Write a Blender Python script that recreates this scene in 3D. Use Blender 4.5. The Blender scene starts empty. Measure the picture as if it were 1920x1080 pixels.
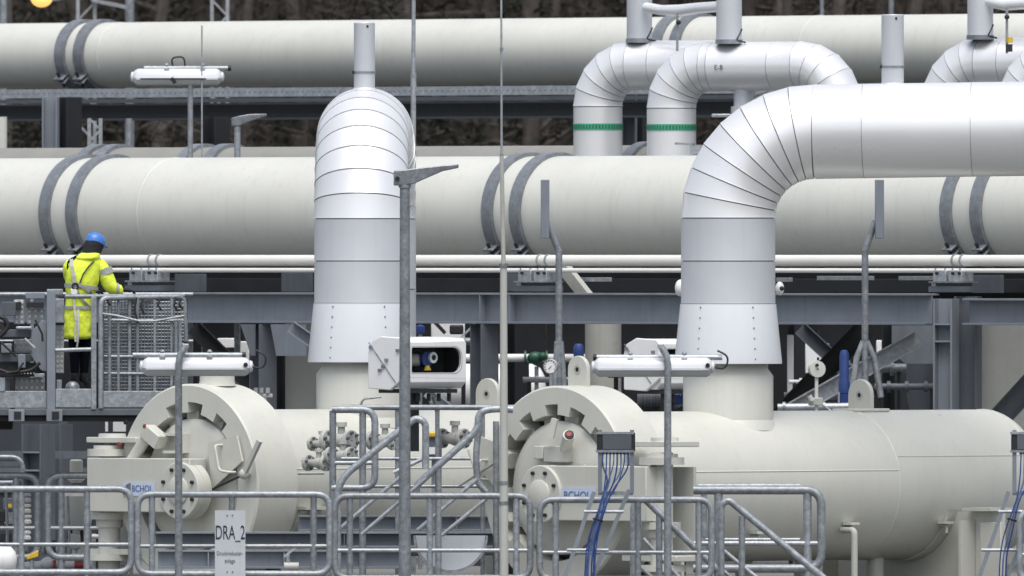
import bpy, bmesh, math, random
from mathutils import Vector, Matrix
V = Vector
R_ = math.radians
random.seed(11)
SC = bpy.context.scene
COL = SC.collection

# ------------------------------------------------------------------ camera, world, sun, exposure
DIST, FPX, HZ, CAMZ = 300.0, 45000.0, 480.0, 4.2
cd = bpy.data.cameras.new('camera')
cam = bpy.data.objects.new('camera', cd); COL.objects.link(cam)
cam.location = (0, -DIST, CAMZ); cam.rotation_euler = (R_(90), 0, 0)
cd.sensor_width = 36; cd.lens = FPX / 1920 * 36
cd.shift_y = -(540 - HZ) / 1920
cd.clip_start = 1; cd.clip_end = 5000
cd.dof.use_dof = True; cd.dof.focus_distance = 304; cd.dof.aperture_fstop = 5
SC.camera = cam

SUN_EL, SUN_AZ = 66, 172           # azimuth: clockwise from +Y (north)
w = bpy.data.worlds.new('World'); SC.world = w; w.use_nodes = True
nt = w.node_tree; nt.nodes.clear()
sky = nt.nodes.new('ShaderNodeTexSky'); sky.sky_type = 'NISHITA'; sky.sun_disc = False
sky.sun_elevation = R_(SUN_EL); sky.sun_rotation = R_(SUN_AZ)
sky.air_density = 1.0; sky.dust_density = 4.0; sky.ozone_density = 1.0
hs = nt.nodes.new('ShaderNodeHueSaturation'); hs.inputs['Saturation'].default_value = 0.55
bg = nt.nodes.new('ShaderNodeBackground'); bg.inputs['Strength'].default_value = 0.13
wo = nt.nodes.new('ShaderNodeOutputWorld')
nt.links.new(sky.outputs[0], hs.inputs['Color']); nt.links.new(hs.outputs[0], bg.inputs[0]); nt.links.new(bg.outputs[0], wo.inputs[0])

sd = bpy.data.lights.new('sun', 'SUN'); sd.energy = 1.5; sd.angle = R_(45); sd.color = (1.0, 0.97, 0.92)
so = bpy.data.objects.new('sun', sd); COL.objects.link(so)
az, el = R_(SUN_AZ), R_(SUN_EL)
sdir = V((math.sin(az) * math.cos(el), math.cos(az) * math.cos(el), math.sin(el)))
so.rotation_euler = sdir.to_track_quat('Z', 'Y').to_euler(); so.location = sdir * 60

SC.view_settings.view_transform = 'Standard'; SC.view_settings.look = 'None'
SC.view_settings.exposure = 0.46; SC.view_settings.gamma = 1.0
SC.view_settings.use_curve_mapping = False
SC.render.engine = 'CYCLES'
SC.cycles.max_bounces = 8

# ------------------------------------------------------------------ placing helpers
C45 = math.sqrt(0.5)
PD = V((C45, -C45, 0))      # direction of the long pipes: right and towards the camera
DD = V((C45, C45, 0))       # direction of the drums: right and away
UP = V((0, 0, 1)); XX = V((1, 0, 0)); YY = V((0, 1, 0))

def W(px, py, Y):
    """a place seen at (px, py) standing Y metres behind the drum fronts"""
    k = (DIST + Y) / FPX
    return V(((px - 960) * k, Y, CAMZ - (py - HZ) * k))

def S(Y): return FPX / (DIST + Y)
def zc(py, Y): return CAMZ - (py - HZ) * (DIST + Y) / FPX

def PL(Y0, px, z):
    """a point of the pipe-rack line that crosses the middle at depth Y0"""
    k = (px - 960) / FPX
    X = k * (DIST + Y0) / (1 + k)
    return V((X, Y0 - X, z))

# ------------------------------------------------------------------ mesh builder
class M:
    def __init__(s): s.v = []; s.f = []
    def add(s, vs, fs):
        o = len(s.v); s.v += [V(p) for p in vs]; s.f += [tuple(i + o for i in f) for f in fs]; return s
    def box(s, c, size, ax=(XX, YY, UP)):
        c = V(c); u, v, w_ = [a * (d / 2) for a, d in zip(ax, size)]
        P = [c - u - v - w_, c + u - v - w_, c + u + v - w_, c - u + v - w_, c - u - v + w_, c + u - v + w_, c + u + v + w_, c - u + v + w_]
        return s.add(P, [(3, 2, 1, 0), (4, 5, 6, 7), (0, 1, 5, 4), (1, 2, 6, 5), (2, 3, 7, 6), (3, 0, 4, 7)])
    def bar(s, p0, p1, wd, ht, up=UP):
        p0, p1 = V(p0), V(p1); a = (p1 - p0); L = a.length; a.normalize()
        side = a.cross(up)
        if side.length < 1e-4: side = a.cross(XX)
        side.normalize(); u2 = side.cross(a)
        return s.box((p0 + p1) / 2, (L, wd, ht), (a, side, u2))
    def tube(s, pts, r, n=12, cap=True):
        pts = [V(p) for p in pts]
        rr = r if isinstance(r, (list, tuple)) else [r] * len(pts)
        T = []
        for i in range(len(pts)):
            a = pts[max(i - 1, 0)]; b = pts[min(i + 1, len(pts) - 1)]
            t = (b - a); t.normalize(); T.append(t)
        ref = UP if abs(T[0].z) < 0.9 else XX
        nrm = T[0].cross(ref); nrm.normalize()
        o = len(s.v)
        for i, p in enumerate(pts):
            if i: nrm = T[i - 1].rotation_difference(T[i]) @ nrm
            b = T[i].cross(nrm)
            for k in range(n):
                a = 2 * math.pi * k / n
                s.v.append(p + (nrm * math.cos(a) + b * math.sin(a)) * rr[i])
        for i in range(len(pts) - 1):
            for k in range(n):
                k2 = (k + 1) % n
                s.f.append((o + i * n + k, o + i * n + k2, o + (i + 1) * n + k2, o + (i + 1) * n + k))
        if cap:
            s.f.append(tuple(o + k for k in range(n))[::-1])
            s.f.append(tuple(o + (len(pts) - 1) * n + k for k in range(n)))
        return s
    def cyl(s, p0, p1, r, n=16, r1=None): return s.tube([p0, p1], [r, r if r1 is None else r1], n)
    def lathe(s, o, a, prof, n=48, a0=0.0, a1=2 * math.pi, u=None):
        """prof: list of (distance along axis, radius)"""
        o = V(o); a = V(a).normalized()
        if u is None:
            u = a.cross(UP)
            if u.length < 1e-4: u = V((1, 0, 0))
        u = V(u); u = u - a * u.dot(a); u.normalize(); b = a.cross(u)
        full = abs(a1 - a0 - 2 * math.pi) < 1e-6
        m = n if full else n + 1
        base = len(s.v)
        for (t, r) in prof:
            for k in range(m):
                an = a0 + (a1 - a0) * k / n
                s.v.append(o + a * t + (u * math.cos(an) + b * math.sin(an)) * r)
        for i in range(len(prof) - 1):
            for k in range(n):
                k2 = (k + 1) % m
                s.f.append((base + i * m + k, base + i * m + k2, base + (i + 1) * m + k2, base + (i + 1) * m + k))
        return s
    def prism(s, poly, o, u, v, w_, th):
        o, u, v, w_ = V(o), V(u), V(v), V(w_); n = len(poly)
        a = [o + u * x + v * y for x, y in poly]; b = [p + w_ * th for p in a]
        return s.add(a + b, [tuple(range(n))[::-1], tuple(range(n, 2 * n))] + [(i, (i + 1) % n, (i + 1) % n + n, i + n) for i in range(n)])
    def sph(s, c, r, n=16, m=10, sc=(1, 1, 1)):
        c = V(c); vs = [c + V((0, 0, -r * sc[2]))]
        for j in range(1, m):
            ph = -math.pi / 2 + math.pi * j / m
            for k in range(n):
                a = 2 * math.pi * k / n
                vs.append(c + V((r * sc[0] * math.cos(ph) * math.cos(a), r * sc[1] * math.cos(ph) * math.sin(a), r * sc[2] * math.sin(ph))))
        vs.append(c + V((0, 0, r * sc[2])))
        fs = [(0, 1 + (k + 1) % n, 1 + k) for k in range(n)]
        for j in range(m - 2):
            for k in range(n):
                k2 = (k + 1) % n; fs.append((1 + j * n + k, 1 + j * n + k2, 1 + (j + 1) * n + k2, 1 + (j + 1) * n + k))
        L = len(vs) - 1
        fs += [(1 + (m - 2) * n + k, 1 + (m - 2) * n + (k + 1) % n, L) for k in range(n)]
        return s.add(vs, fs)
    def loft(s, rings, cap=True):
        n = len(rings[0]); o = len(s.v)
        for r in rings: s.v += [V(p) for p in r]
        for i in range(len(rings) - 1):
            for k in range(n):
                k2 = (k + 1) % n; s.f.append((o + i * n + k, o + i * n + k2, o + (i + 1) * n + k2, o + (i + 1) * n + k))
        if cap:
            s.f.append(tuple(o + k for k in range(n))[::-1]); s.f.append(tuple(o + (len(rings) - 1) * n + k for k in range(n)))
        return s

def fillet(pts, rad, k=6):
    pts = [V(p) for p in pts]; out = [pts[0]]
    for i in range(1, len(pts) - 1):
        a, b, c = pts[i - 1], pts[i], pts[i + 1]
        d1 = (a - b); d2 = (c - b); r = min(rad, d1.length * .49, d2.length * .49)
        d1.normalize(); d2.normalize(); p0 = b + d1 * r; p1 = b + d2 * r
        for j in range(k + 1):
            t = j / k; out.append(p0 * (1 - t) ** 2 + b * 2 * t * (1 - t) + p1 * t * t)
    out.append(pts[-1]); return out

def obj(name, m, mat, parent=None, bevel=0.0, sharp=38, sub=0):
    base = V((0, 0, 0)); p = parent
    while p is not None: base = base + V(p.location); p = p.parent
    me = bpy.data.meshes.new(name)
    me.from_pydata([tuple(v - base) for v in m.v], [], m.f); me.update()
    bm = bmesh.new(); bm.from_mesh(me); bmesh.ops.recalc_face_normals(bm, faces=bm.faces); bm.to_mesh(me); bm.free()
    me.polygons.foreach_set('use_smooth', [True] * len(me.polygons)); me.set_sharp_from_angle(angle=R_(sharp))
    me.materials.append(mat)
    o = bpy.data.objects.new(name, me); COL.objects.link(o)
    if parent is not None: o.parent = parent
    if bevel:
        b = o.modifiers.new('bevel', 'BEVEL'); b.width = bevel; b.segments = 2; b.limit_method = 'ANGLE'; b.angle_limit = R_(40)
    if sub:
        b = o.modifiers.new('sub', 'SUBSURF'); b.levels = sub; b.render_levels = sub
    return o

def tag(o, label, cat, group=None, kind=None):
    if label: o['label'] = label
    if cat: o['category'] = cat
    if group: o['group'] = group
    o['kind'] = kind or 'thing'
    return o

def thing(name, label, cat, loc=(0, 0, 0), group=None):
    o = bpy.data.objects.new(name, None); COL.objects.link(o); o.location = loc; o.empty_display_size = .2
    return tag(o, label, cat, group)

def copy_tree(o, parent=None):
    c = o.copy(); COL.objects.link(c); c.parent = parent
    for ch in list(o.children): copy_tree(ch, c)
    return c

def letters(name, txt, o, u, v, size, mat, parent, sx=1.0, align='CENTER', out=.003):
    cu = bpy.data.curves.new(name, 'FONT'); cu.body = txt; cu.size = size; cu.align_x = align; cu.extrude = .0015
    t = bpy.data.objects.new('tmp', cu); COL.objects.link(t)
    dg = bpy.context.evaluated_depsgraph_get()
    me = bpy.data.meshes.new_from_object(t.evaluated_get(dg)); bpy.data.objects.remove(t)
    u, v = V(u), V(v); n = u.cross(v)
    base = V((0, 0, 0)); p = parent
    while p is not None: base = base + V(p.location); p = p.parent
    for vert in me.vertices:
        c = vert.co; vert.co = V(o) - base + u * (c.x * sx) + v * c.y + n * (c.z + out)
    me.materials.clear(); me.materials.append(mat)
    ob = bpy.data.objects.new(name, me); COL.objects.link(ob); ob.parent = parent
    return ob

# ------------------------------------------------------------------ materials
def mat(name, col, rough=.5, metal=0.0, var=.08, scale=3.0, bump=0.0, bscale=40.0, streak=0.0, spots=0.0, spec=.5, each=0.0, grime=0.0):
    m = bpy.data.materials.new(name); m.use_nodes = True; n = m.node_tree; L = n.links
    b = n.nodes['Principled BSDF']; b.inputs['Metallic'].default_value = metal
    b.inputs['Specular IOR Level'].default_value = spec
    tc = n.nodes.new('ShaderNodeTexCoord')
    nz = n.nodes.new('ShaderNodeTexNoise'); nz.inputs['Scale'].default_value = scale; nz.inputs['Detail'].default_value = 6
    L.new(tc.outputs['Object'], nz.inputs['Vector'])
    rp = n.nodes.new('ShaderNodeMapRange'); rp.clamp = False; rp.inputs['From Min'].default_value = .3; rp.inputs['From Max'].default_value = .7
    rp.inputs['To Min'].default_value = 1 - var; rp.inputs['To Max'].default_value = 1 + var
    L.new(nz.outputs['Fac'], rp.inputs['Value'])
    mx = n.nodes.new('ShaderNodeVectorMath'); mx.operation = 'SCALE'
    mx.inputs[0].default_value = col[:3]; L.new(rp.outputs[0], mx.inputs['Scale'])
    last = mx.outputs[0]
    if each:      # every piece a little different
        oi = n.nodes.new('ShaderNodeObjectInfo'); re_ = n.nodes.new('ShaderNodeMapRange'); re_.inputs['To Min'].default_value = 1 - each; re_.inputs['To Max'].default_value = 1 + each
        L.new(oi.outputs['Random'], re_.inputs['Value']); me_ = n.nodes.new('ShaderNodeVectorMath'); me_.operation = 'SCALE'; L.new(last, me_.inputs[0]); L.new(re_.outputs[0], me_.inputs['Scale']); last = me_.outputs[0]
    if grime:     # irregular dirt patches
        ng = n.nodes.new('ShaderNodeTexNoise'); ng.inputs['Scale'].default_value = 5.5; ng.inputs['Detail'].default_value = 9; ng.inputs['Roughness'].default_value = .72; ng.inputs['Distortion'].default_value = .6
        L.new(tc.outputs['Object'], ng.inputs['Vector']); rg_ = n.nodes.new('ShaderNodeMapRange'); rg_.interpolation_type = 'SMOOTHSTEP'; rg_.inputs['From Min'].default_value = .55; rg_.inputs['From Max'].default_value = .82; rg_.inputs['To Max'].default_value = grime
        L.new(ng.outputs['Fac'], rg_.inputs['Value']); mg = n.nodes.new('ShaderNodeMix'); mg.data_type = 'RGBA'; L.new(rg_.outputs[0], mg.inputs['Factor']); L.new(last, mg.inputs[6]); mg.inputs[7].default_value = (.16, .145, .12, 1); last = mg.outputs[2]
    if streak:
        mp = n.nodes.new('ShaderNodeMapping'); mp.inputs['Scale'].default_value = (9, 9, .5); L.new(tc.outputs['Object'], mp.inputs['Vector'])
        n2 = n.nodes.new('ShaderNodeTexNoise'); n2.inputs['Scale'].default_value = 1.4; n2.inputs['Detail'].default_value = 5; L.new(mp.outputs[0], n2.inputs['Vector'])
        r2 = n.nodes.new('ShaderNodeMapRange'); r2.inputs['From Min'].default_value = .52; r2.inputs['From Max'].default_value = .8
        r2.inputs['To Min'].default_value = 1; r2.inputs['To Max'].default_value = 1 - streak; L.new(n2.outputs['Fac'], r2.inputs['Value'])
        m2 = n.nodes.new('ShaderNodeVectorMath'); m2.operation = 'SCALE'; L.new(last, m2.inputs[0]); L.new(r2.outputs[0], m2.inputs['Scale']); last = m2.outputs[0]
    if spots:
        n3 = n.nodes.new('ShaderNodeTexVoronoi'); n3.inputs['Scale'].default_value = bscale; L.new(tc.outputs['Object'], n3.inputs['Vector'])
        r3 = n.nodes.new('ShaderNodeMapRange'); r3.inputs['To Min'].default_value = 1 - spots; r3.inputs['To Max'].default_value = 1 + spots
        sp = n.nodes.new('ShaderNodeSeparateColor'); L.new(n3.outputs['Color'], sp.inputs[0]); L.new(sp.outputs[0], r3.inputs['Value'])
        m3 = n.nodes.new('ShaderNodeVectorMath'); m3.operation = 'SCALE'; L.new(last, m3.inputs[0]); L.new(r3.outputs[0], m3.inputs['Scale']); last = m3.outputs[0]
    L.new(last, b.inputs['Base Color'])
    rr = n.nodes.new('ShaderNodeMapRange'); rr.clamp = False; rr.inputs['From Min'].default_value = .3; rr.inputs['From Max'].default_value = .7
    rr.inputs['To Min'].default_value = max(rough - .07, .03); rr.inputs['To Max'].default_value = min(rough + .07, 1)
    L.new(nz.outputs['Fac'], rr.inputs['Value']); L.new(rr.outputs[0], b.inputs['Roughness'])
    if bump:
        nb = n.nodes.new('ShaderNodeTexNoise'); nb.inputs['Scale'].default_value = bscale; nb.inputs['Detail'].default_value = 4; L.new(tc.outputs['Object'], nb.inputs['Vector'])
        bp = n.nodes.new('ShaderNodeBump'); bp.inputs['Strength'].default_value = bump; bp.inputs['Distance'].default_value = .02
        L.new(nb.outputs['Fac'], bp.inputs['Height']); L.new(bp.outputs[0], b.inputs['Normal'])
    return m

CREAM = mat('cream_paint', (.595, .605, .562), .38, 0, .035, 1.2, .02, 6, .09, grime=.12)
CREAMW = mat('pale_pipe_paint', (.72, .72, .68), .4, 0, .03, 2)
CREAM_D = mat('cream_drum_paint', (.55, .556, .508), .36, 0, .035, 1.5, .03, 5, .06, grime=.16, each=.03)
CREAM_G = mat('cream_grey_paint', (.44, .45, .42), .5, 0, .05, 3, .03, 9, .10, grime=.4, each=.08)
CLAD = mat('white_cladding', (.83, .84, .855), .32, .40, .02, 1.1, .03, 2.2, grime=.06, each=.035)
CLAD2 = mat('dull_cladding', (.60, .625, .665), .44, .30, .03, 1.6, .03, 2.5, .05, grime=.08, each=.03)
SKIRTM = mat('white_skirt_sheet', (.80, .83, .88), .40, .05, .02, 1.1, .03, 2.2, .03)
SEAM = mat('seam_shadow', (.24, .25, .27), .6, .3, .1)
GALV = mat('galvanised_steel', (.285, .31, .335), .48, .5, .16, 9, .05, 30, .10, .16, each=.16, grime=.3)
GALVL = mat('light_galvanised_steel', (.37, .395, .42), .45, .5, .14, 9, .05, 30, .08, .13, each=.14, grime=.25)
BAND = mat('clamp_steel', (.24, .26, .285), .45, .4, .12, 8, .04, 30, .15, .1, each=.08, grime=.35)
STEEL = mat('painted_grey_steel', (.095, .108, .128), .5, 0, .10, 3, .03, 20, .18, each=.15, grime=.25)
STEELL = mat('light_grey_steel', (.195, .22, .255), .5, 0, .09, 3, .03, 20, .16, each=.10, grime=.25)
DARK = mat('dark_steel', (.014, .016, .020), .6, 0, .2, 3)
BLACK = mat('black_rubber', (.012, .012, .014), .55, 0, .2, 8)
WHITE = mat('white_enamel', (.78, .79, .80), .35, 0, .03, 3, .01, 10, .05)
LAMPW = mat('lamp_housing', (.62, .64, .68), .3, 0, .03, 4, .01, 10, .06)
PLAST = mat('milky_diffuser', (.56, .58, .59), .22, 0, .02, 4)
BLUE = mat('blue_paint', (.02, .05, .19), .4, 0, .12, 6)
CABLE2 = mat('pale_blue_cable', (.08, .13, .28), .5, 0, .3, 14, grime=.3)
CABLE = mat('blue_cable', (.03, .07, .22), .5, 0, .3, 14, grime=.3)
GREEN = mat('green_paint', (.02, .10, .06), .45, 0, .15, 6)
TAPE = mat('green_tape', (.06, .38, .22), .5, 0, .1, 8)
TAPED = mat('dark_green_print', (.02, .16, .09), .5, 0, .1, 8)
RED = mat('red_paint', (.25, .04, .04), .5, 0, .1, 6)
YEL = mat('yellow_paint', (.62, .42, .03), .5, 0, .1, 6)
SIGN = mat('sign_plate', (.50, .53, .57), .45, 0, .03, 4, 0, 10, .05)
SIGNB = mat('pale_blue_plate', (.52, .60, .74), .4, 0, .03, 4)
INK = mat('black_print', (.02, .022, .028), .6, 0, .05, 4)
INKB = mat('blue_print', (.08, .14, .30), .6, 0, .05, 4)
INKG = mat('grey_print', (.14, .15, .17), .6, 0, .05, 4)
BARK = mat('bark', (.10, .088, .080), .95, 0, .35, 6, .5, 14, spec=.1)
LEAF = mat('dark_needles', (.040, .044, .036), .9, 0, .45, 1.3, spec=.05)
LEAFB = mat('brown_twigs', (.068, .060, .055), .95, 0, .3, 1.3, spec=.05)
GLASSM = bpy.data.materials.new('window_glass'); GLASSM.use_nodes = True
_b = GLASSM.node_tree.nodes['Principled BSDF']; _b.inputs['Base Color'].default_value = (.8, .85, .85, 1); _b.inputs['Transmission Weight'].default_value = 1.0; _b.inputs['Roughness'].default_value = .03; _b.inputs['IOR'].default_value = 1.15

# ------------------------------------------------------------------ the ground
def ground_mat():
    m = mat('gravel', (.075, .075, .07), .95, 0, .25, .6, .4, 30, 0, .3)
    return m
g = obj('ground', M().add([(-900, -400, 0), (900, -400, 0), (900, 1500, 0), (-900, 1500, 0)], [(0, 1, 2, 3)]), ground_mat()); g['kind'] = 'structure'
slab = obj('concrete_slab', M().box((0, 11, .05), (44, 40, .1)), mat('concrete', (.16, .16, .15), .9, 0, .15, .8, .2, 25), None, .02); slab['kind'] = 'structure'

# ------------------------------------------------------------------ long pipes of the rack
def clamp(T, o, R, width=.19, th=.05, fa=-34):
    """pipe strap: an upper half with a bolted lug low on the camera side; o = axis point"""
    prof = [(-width / 2, R + .002), (-width / 2, R + th), (width / 2, R + th), (width / 2, R + .002)]
    # pipe axis PD; angle 0 faces the camera, +90 is up
    u = -DD; ax = PD if (PD.cross(u)).z > 0 else -PD
    b = obj('clamp_band', M().lathe(o, ax, prof, 56, R_(fa), R_(180 - fa), u), BAND, T)
    obj('lower_clamp_band', M().lathe(o, ax, prof, 30, R_(180 - fa + 4), R_(360 + fa - 4), u), BAND, T)
    for k, da in enumerate((0, -6)):
        a = R_(fa + da); d = u * math.cos(a) + UP * math.sin(a); tn = -u * math.sin(a) + UP * math.cos(a)
        lug = M().box(o + d * (R + .085), (width * .95, .17, .028), (PD, d, tn)); obj('clamp_lug', lug, BAND, b, .006)
    a = R_(fa - 3); d = u * math.cos(a) + UP * math.sin(a); tn = -u * math.sin(a) + UP * math.cos(a)
    obj('bolt', M().cyl(o + d * (R + .115) + tn * .13, o + d * (R + .115) - tn * .13, .024, 8), DARK, b)

def long_pipe(name, label, Y0, R, py, px0, px1, straps, welds, mtl, gap=46):
    z = zc(py, Y0)
    a, b = PL(Y0, px0, z), PL(Y0, px1, z)
    T = thing(name, label, 'pipe', PL(Y0, 960, z - R))
    obj('shell', M().lathe(a, b - a, [(0, 0.01), (0, R), ((b - a).length, R), ((b - a).length, .01)], 72), mtl, T)
    for px in straps: clamp(T, PL(Y0, px, z), R)
    for px in welds:
        o = PL(Y0, px, z); obj('weld_seam', M().lathe(o, b - a, [(-.018, R - .001), (-.009, R + .005), (.009, R + .005), (.018, R - .001)], 72), mtl, T)
    return T, z

upper_T, upper_z = long_pipe('gas_pipe', 'thick cream gas pipe along the top edge in front of the dark wood', 45, .478, 97, -700, 2700, (158, 193, 1275, 1310), (225, 1540), CREAM)
mid_T, mid_z = long_pipe('gas_pipe', 'thickest cream gas pipe crossing the picture behind the worker and the risers', 20, .747, 398, -700, 2700, (160, 210, 990, 1042, 1850, 1906), (330, 1900), CREAM)
back_T, back_z = long_pipe('gas_pipe', 'cream gas pipe of which only the top shows above the thickest pipe', 28, .5, 342, -700, 2700, (190, 222, 380, 430, 1215, 1270), (), mat('dark_cream_paint', (.25, .25, .23), .55, 0, .06, 2, .02, 8, .1))  # darker cream than on the other long pipes
def small_pipe(name, label, Y0, r, py):
    
    z = zc(py, Y0); a, b = PL(Y0, -700, z), PL(Y0, 2700, z)
    o = obj(name, M().tube([a, b], r, 20), CREAMW); tag(o, label, 'pipe'); return o
small_pipe('small_pipe', 'slim cream pipe running just under the thickest gas pipe', 17.5, .074, 488.5)
small_pipe('thin_pipe', 'thin cream conduit pipe right below the slim cream pipe', 17.3, .030, 507)

# ------------------------------------------------------------------ rack steel
def ibeam(m, p0, p1, h, b, tw=.012, tf=.02, up=UP):
    p0, p1 = V(p0), V(p1); a = (p1 - p0).normalized(); side = a.cross(up)
    if side.length < 1e-4: side = XX
    side.normalize(); u2 = side.cross(a)
    for s in (1, -1):
        o = u2 * (s * (h - tf) / 2); m.box((p0 + p1) / 2 + o, ((p1 - p0).length, b, tf), (a, side, u2))
    m.box((p0 + p1) / 2, ((p1 - p0).length, tw, h - 2 * tf), (a, side, u2)); return m

def beam(name, label, Y0, px0, px1, py0, py1, b=.28, mtl=STEELL, parts=()):
    z0, z1 = zc(py1, Y0), zc(py0, Y0); z = (z0 + z1) / 2; h = z1 - z0; tf = .028
    p0, p1 = PL(Y0, px0, z), PL(Y0, px1, z); a = (p1 - p0).normalized(); L = (p1 - p0).length
    T = thing(name, label, 'beam', (p0 + p1) / 2 - UP * (h / 2))
    for s, nm in ((1, 'top_flange'), (-1, 'bottom_flange')):
        obj(nm, M().box((p0 + p1) / 2 + UP * (s * (h - tf) / 2), (L, b, tf), (a, a.cross(UP), UP)), mtl, T, .004)
    obj('web', M().box((p0 + p1) / 2, (L, .016, h - 2 * tf), (a, a.cross(UP), UP)), mtl, T)
    for px in parts:
        c = PL(Y0, px, z); obj('stiffener', M().box(c - DD * (b / 4 + .004), (.016, b / 2 - .012, h - 2 * tf - .002), (a, DD, UP)), mtl, T)
    return T
beam('rack_beam', 'long grey steel beam under the thickest pipe, behind the risers', 17.0, -700, 1748, 549, 607, parts=(120, 913, 968))
beam('rack_beam', 'short grey steel beam at the right edge beyond the double column', 17.0, 1818, 2700, 558, 607)
beam('rack_beam', 'dark steel beam under the top pipe, above the wood', 45, -700, 2700, 190, 222, .3, STEEL)
beam('rack_beam', 'added rear black beam that darkens the recess below the thickest pipe', 23.2, -700, 2700, 540, 602, .3, DARK)  # added: closes the back of the rack recess with black, for its shade

def cable_tray(label, Y0, py0, py1, mtl):
    z0, z1 = zc(py1, Y0), zc(py0, Y0); p0, p1 = PL(Y0, -700, z0), PL(Y0, 2700, z0); L = (p1 - p0).length
    T = thing('cable_tray', label, 'cable tray', (p0 + p1) / 2)
    mid = (p0 + p1) / 2 + UP * ((z1 - z0) / 2)
    obj('near_side_rail', M().box(mid, (L, .012, z1 - z0), (PD, DD, UP)), mtl, T)
    obj('far_side_rail', M().box(mid + DD * .5, (L, .012, z1 - z0), (PD, DD, UP)), mtl, T)
    obj('floor', M().box(mid + DD * .25 - UP * ((z1 - z0) / 2 - .004), (L, .486, .006), (PD, DD, UP)), mtl, T)
    slots = M(); n = int(L / .11)
    for i in range(n):
        slots.box(p0 + PD * (.11 * i + .05) + UP * ((z1 - z0) * .5) - DD * .0075, (.04, .004, .02), (PD, DD, UP))
    s = obj('slot', slots, STEELL, T); s['kind'] = 'stuff'
    cab = M()
    for k in range(5): cab.tube([p0 + DD * (.08 + .08 * k) + UP * .04, p1 + DD * (.08 + .08 * k) + UP * .04], .026, 8)
    c = obj('cable', cab, BLACK, T); c['kind'] = 'stuff'
    return T
cable_tray('perforated galvanised cable tray under the top pipe', 43.6, 161, 178, GALVL)
tag(obj('rack_angle', M().box((PL(43.5, 960, zc(184.5, 43.5))), (40, .10, .06), (PD, DD, UP)), STEEL), 'dark steel angle just below the perforated cable tray', 'angle')

# black boxes added to put shade into the recess below the thickest pipe
for (Y0, py0, py1, lb) in ((19.6, 522, 548, 'added black box on the rack that darkens the recess under the thickest pipe'), (22.3, 508, 540, 'added rear black box that darkens the depth of the rack recess')):
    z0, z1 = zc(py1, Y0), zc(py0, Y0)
    tag(obj('recess_filler', M().box(PL(Y0, 960, (z0 + z1) / 2), (40, .55, z1 - z0), (PD, DD, UP)), DARK, None, .01), lb, 'filler')
# pale strips of cable tray lids seen in the recess
for (a, b, py, lb) in ((1083, 1145, 524, 'pale strip cover in the recess left of the right riser'), (1458, 1484, 524, 'short pale strip cover close to the right riser'), (1534, 1637, 521, 'long pale strip cover behind the right light mast'), (1687, 1752, 521, 'pale strip cover left of the right pipe support')):
    Y0 = 18.2; p0, p1 = PL(Y0, a, zc(py, Y0)), PL(Y0, b, zc(py, Y0))
    tag(obj('strip_cover', M().bar(p0, p1, .05, .055), GALVL, None, .004), lb, 'strip')
for (a, b, py0, py1, lb) in ((950, 976, 513, 546, 'grey steel plate left of the middle pipe support'), (1825, 1880, 515, 548, 'grey steel plate beside the right pipe support'), (330, 385, 514, 548, 'dark grey plate in the recess right of the worker'), (530, 585, 512, 548, 'brownish grey plate in the recess left of the left riser')):
    Y0 = 18.6; p0, p1 = PL(Y0, a, zc((py0 + py1) / 2, Y0)), PL(Y0, b, zc((py0 + py1) / 2, Y0))
    tag(obj('support_plate', M().bar(p0, p1, .05, (py1 - py0) / S(Y0)), STEEL, None, .004), lb, 'plate')
p0, p1 = PL(18.0, 1058, zc(503, 18)), PL(18.0, 1108, zc(566, 18))
tag(obj('rack_brace', M().bar(p0, p1, .1, .16), CREAM_G), 'short cream brace sloping down between pipe and beam, right of the left light mast', 'brace')

# small pipe supports sitting on the beam
def pipe_support(px, label):
    Y0 = 17.35; T = thing('pipe_support', label, 'pipe support', PL(Y0, px, zc(549, Y0)))
    def q(dx, py, dd=0): return PL(Y0, px + dx, zc(py, Y0)) + DD * dd
    obj('foot', M().bar(q(-34, 541), q(30, 541), .3, .075), STEEL, T)
    obj('base_plate', M().bar(q(-32, 528), q(28, 528), .34, .02), GALV, T)
    for dx in (-17, 12): obj('clamp_block', M().bar(q(dx - 12, 517), q(dx + 12, 517), .24, .15), GALVL, T, .01)
    for dx in (-20, 10, 22): obj('bolt', M().cyl(q(dx, 512, -.15), q(dx, 512, -.12), .02, 8), DARK, T)
    for dx in (-26, -8, 6, 20): obj('stud', M().cyl(q(dx, 524, -.1), q(dx, 503, -.1), .012, 8), GALVL, T)
    for dx in (2, 17):
        o = PL(17.5, px + dx, zc(488.5, 17.5)); obj('u_bolt', M().lathe(o, PD, [(-.014, .073), (-.014, .088), (.014, .088), (.014, .073)], 24), GALVL, T)
    obj('hanger', M().bar(q(-30, 533, -.12), q(-22, 533, -.12), .03, .09), GALVL, T)
    return T
pipe_support(283, 'galvanised pipe support block on the beam right of the worker')
pipe_support(1012, 'galvanised pipe support block on the beam left of the left light mast')
pipe_support(1790, 'galvanised pipe support block above the double column at right')

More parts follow.
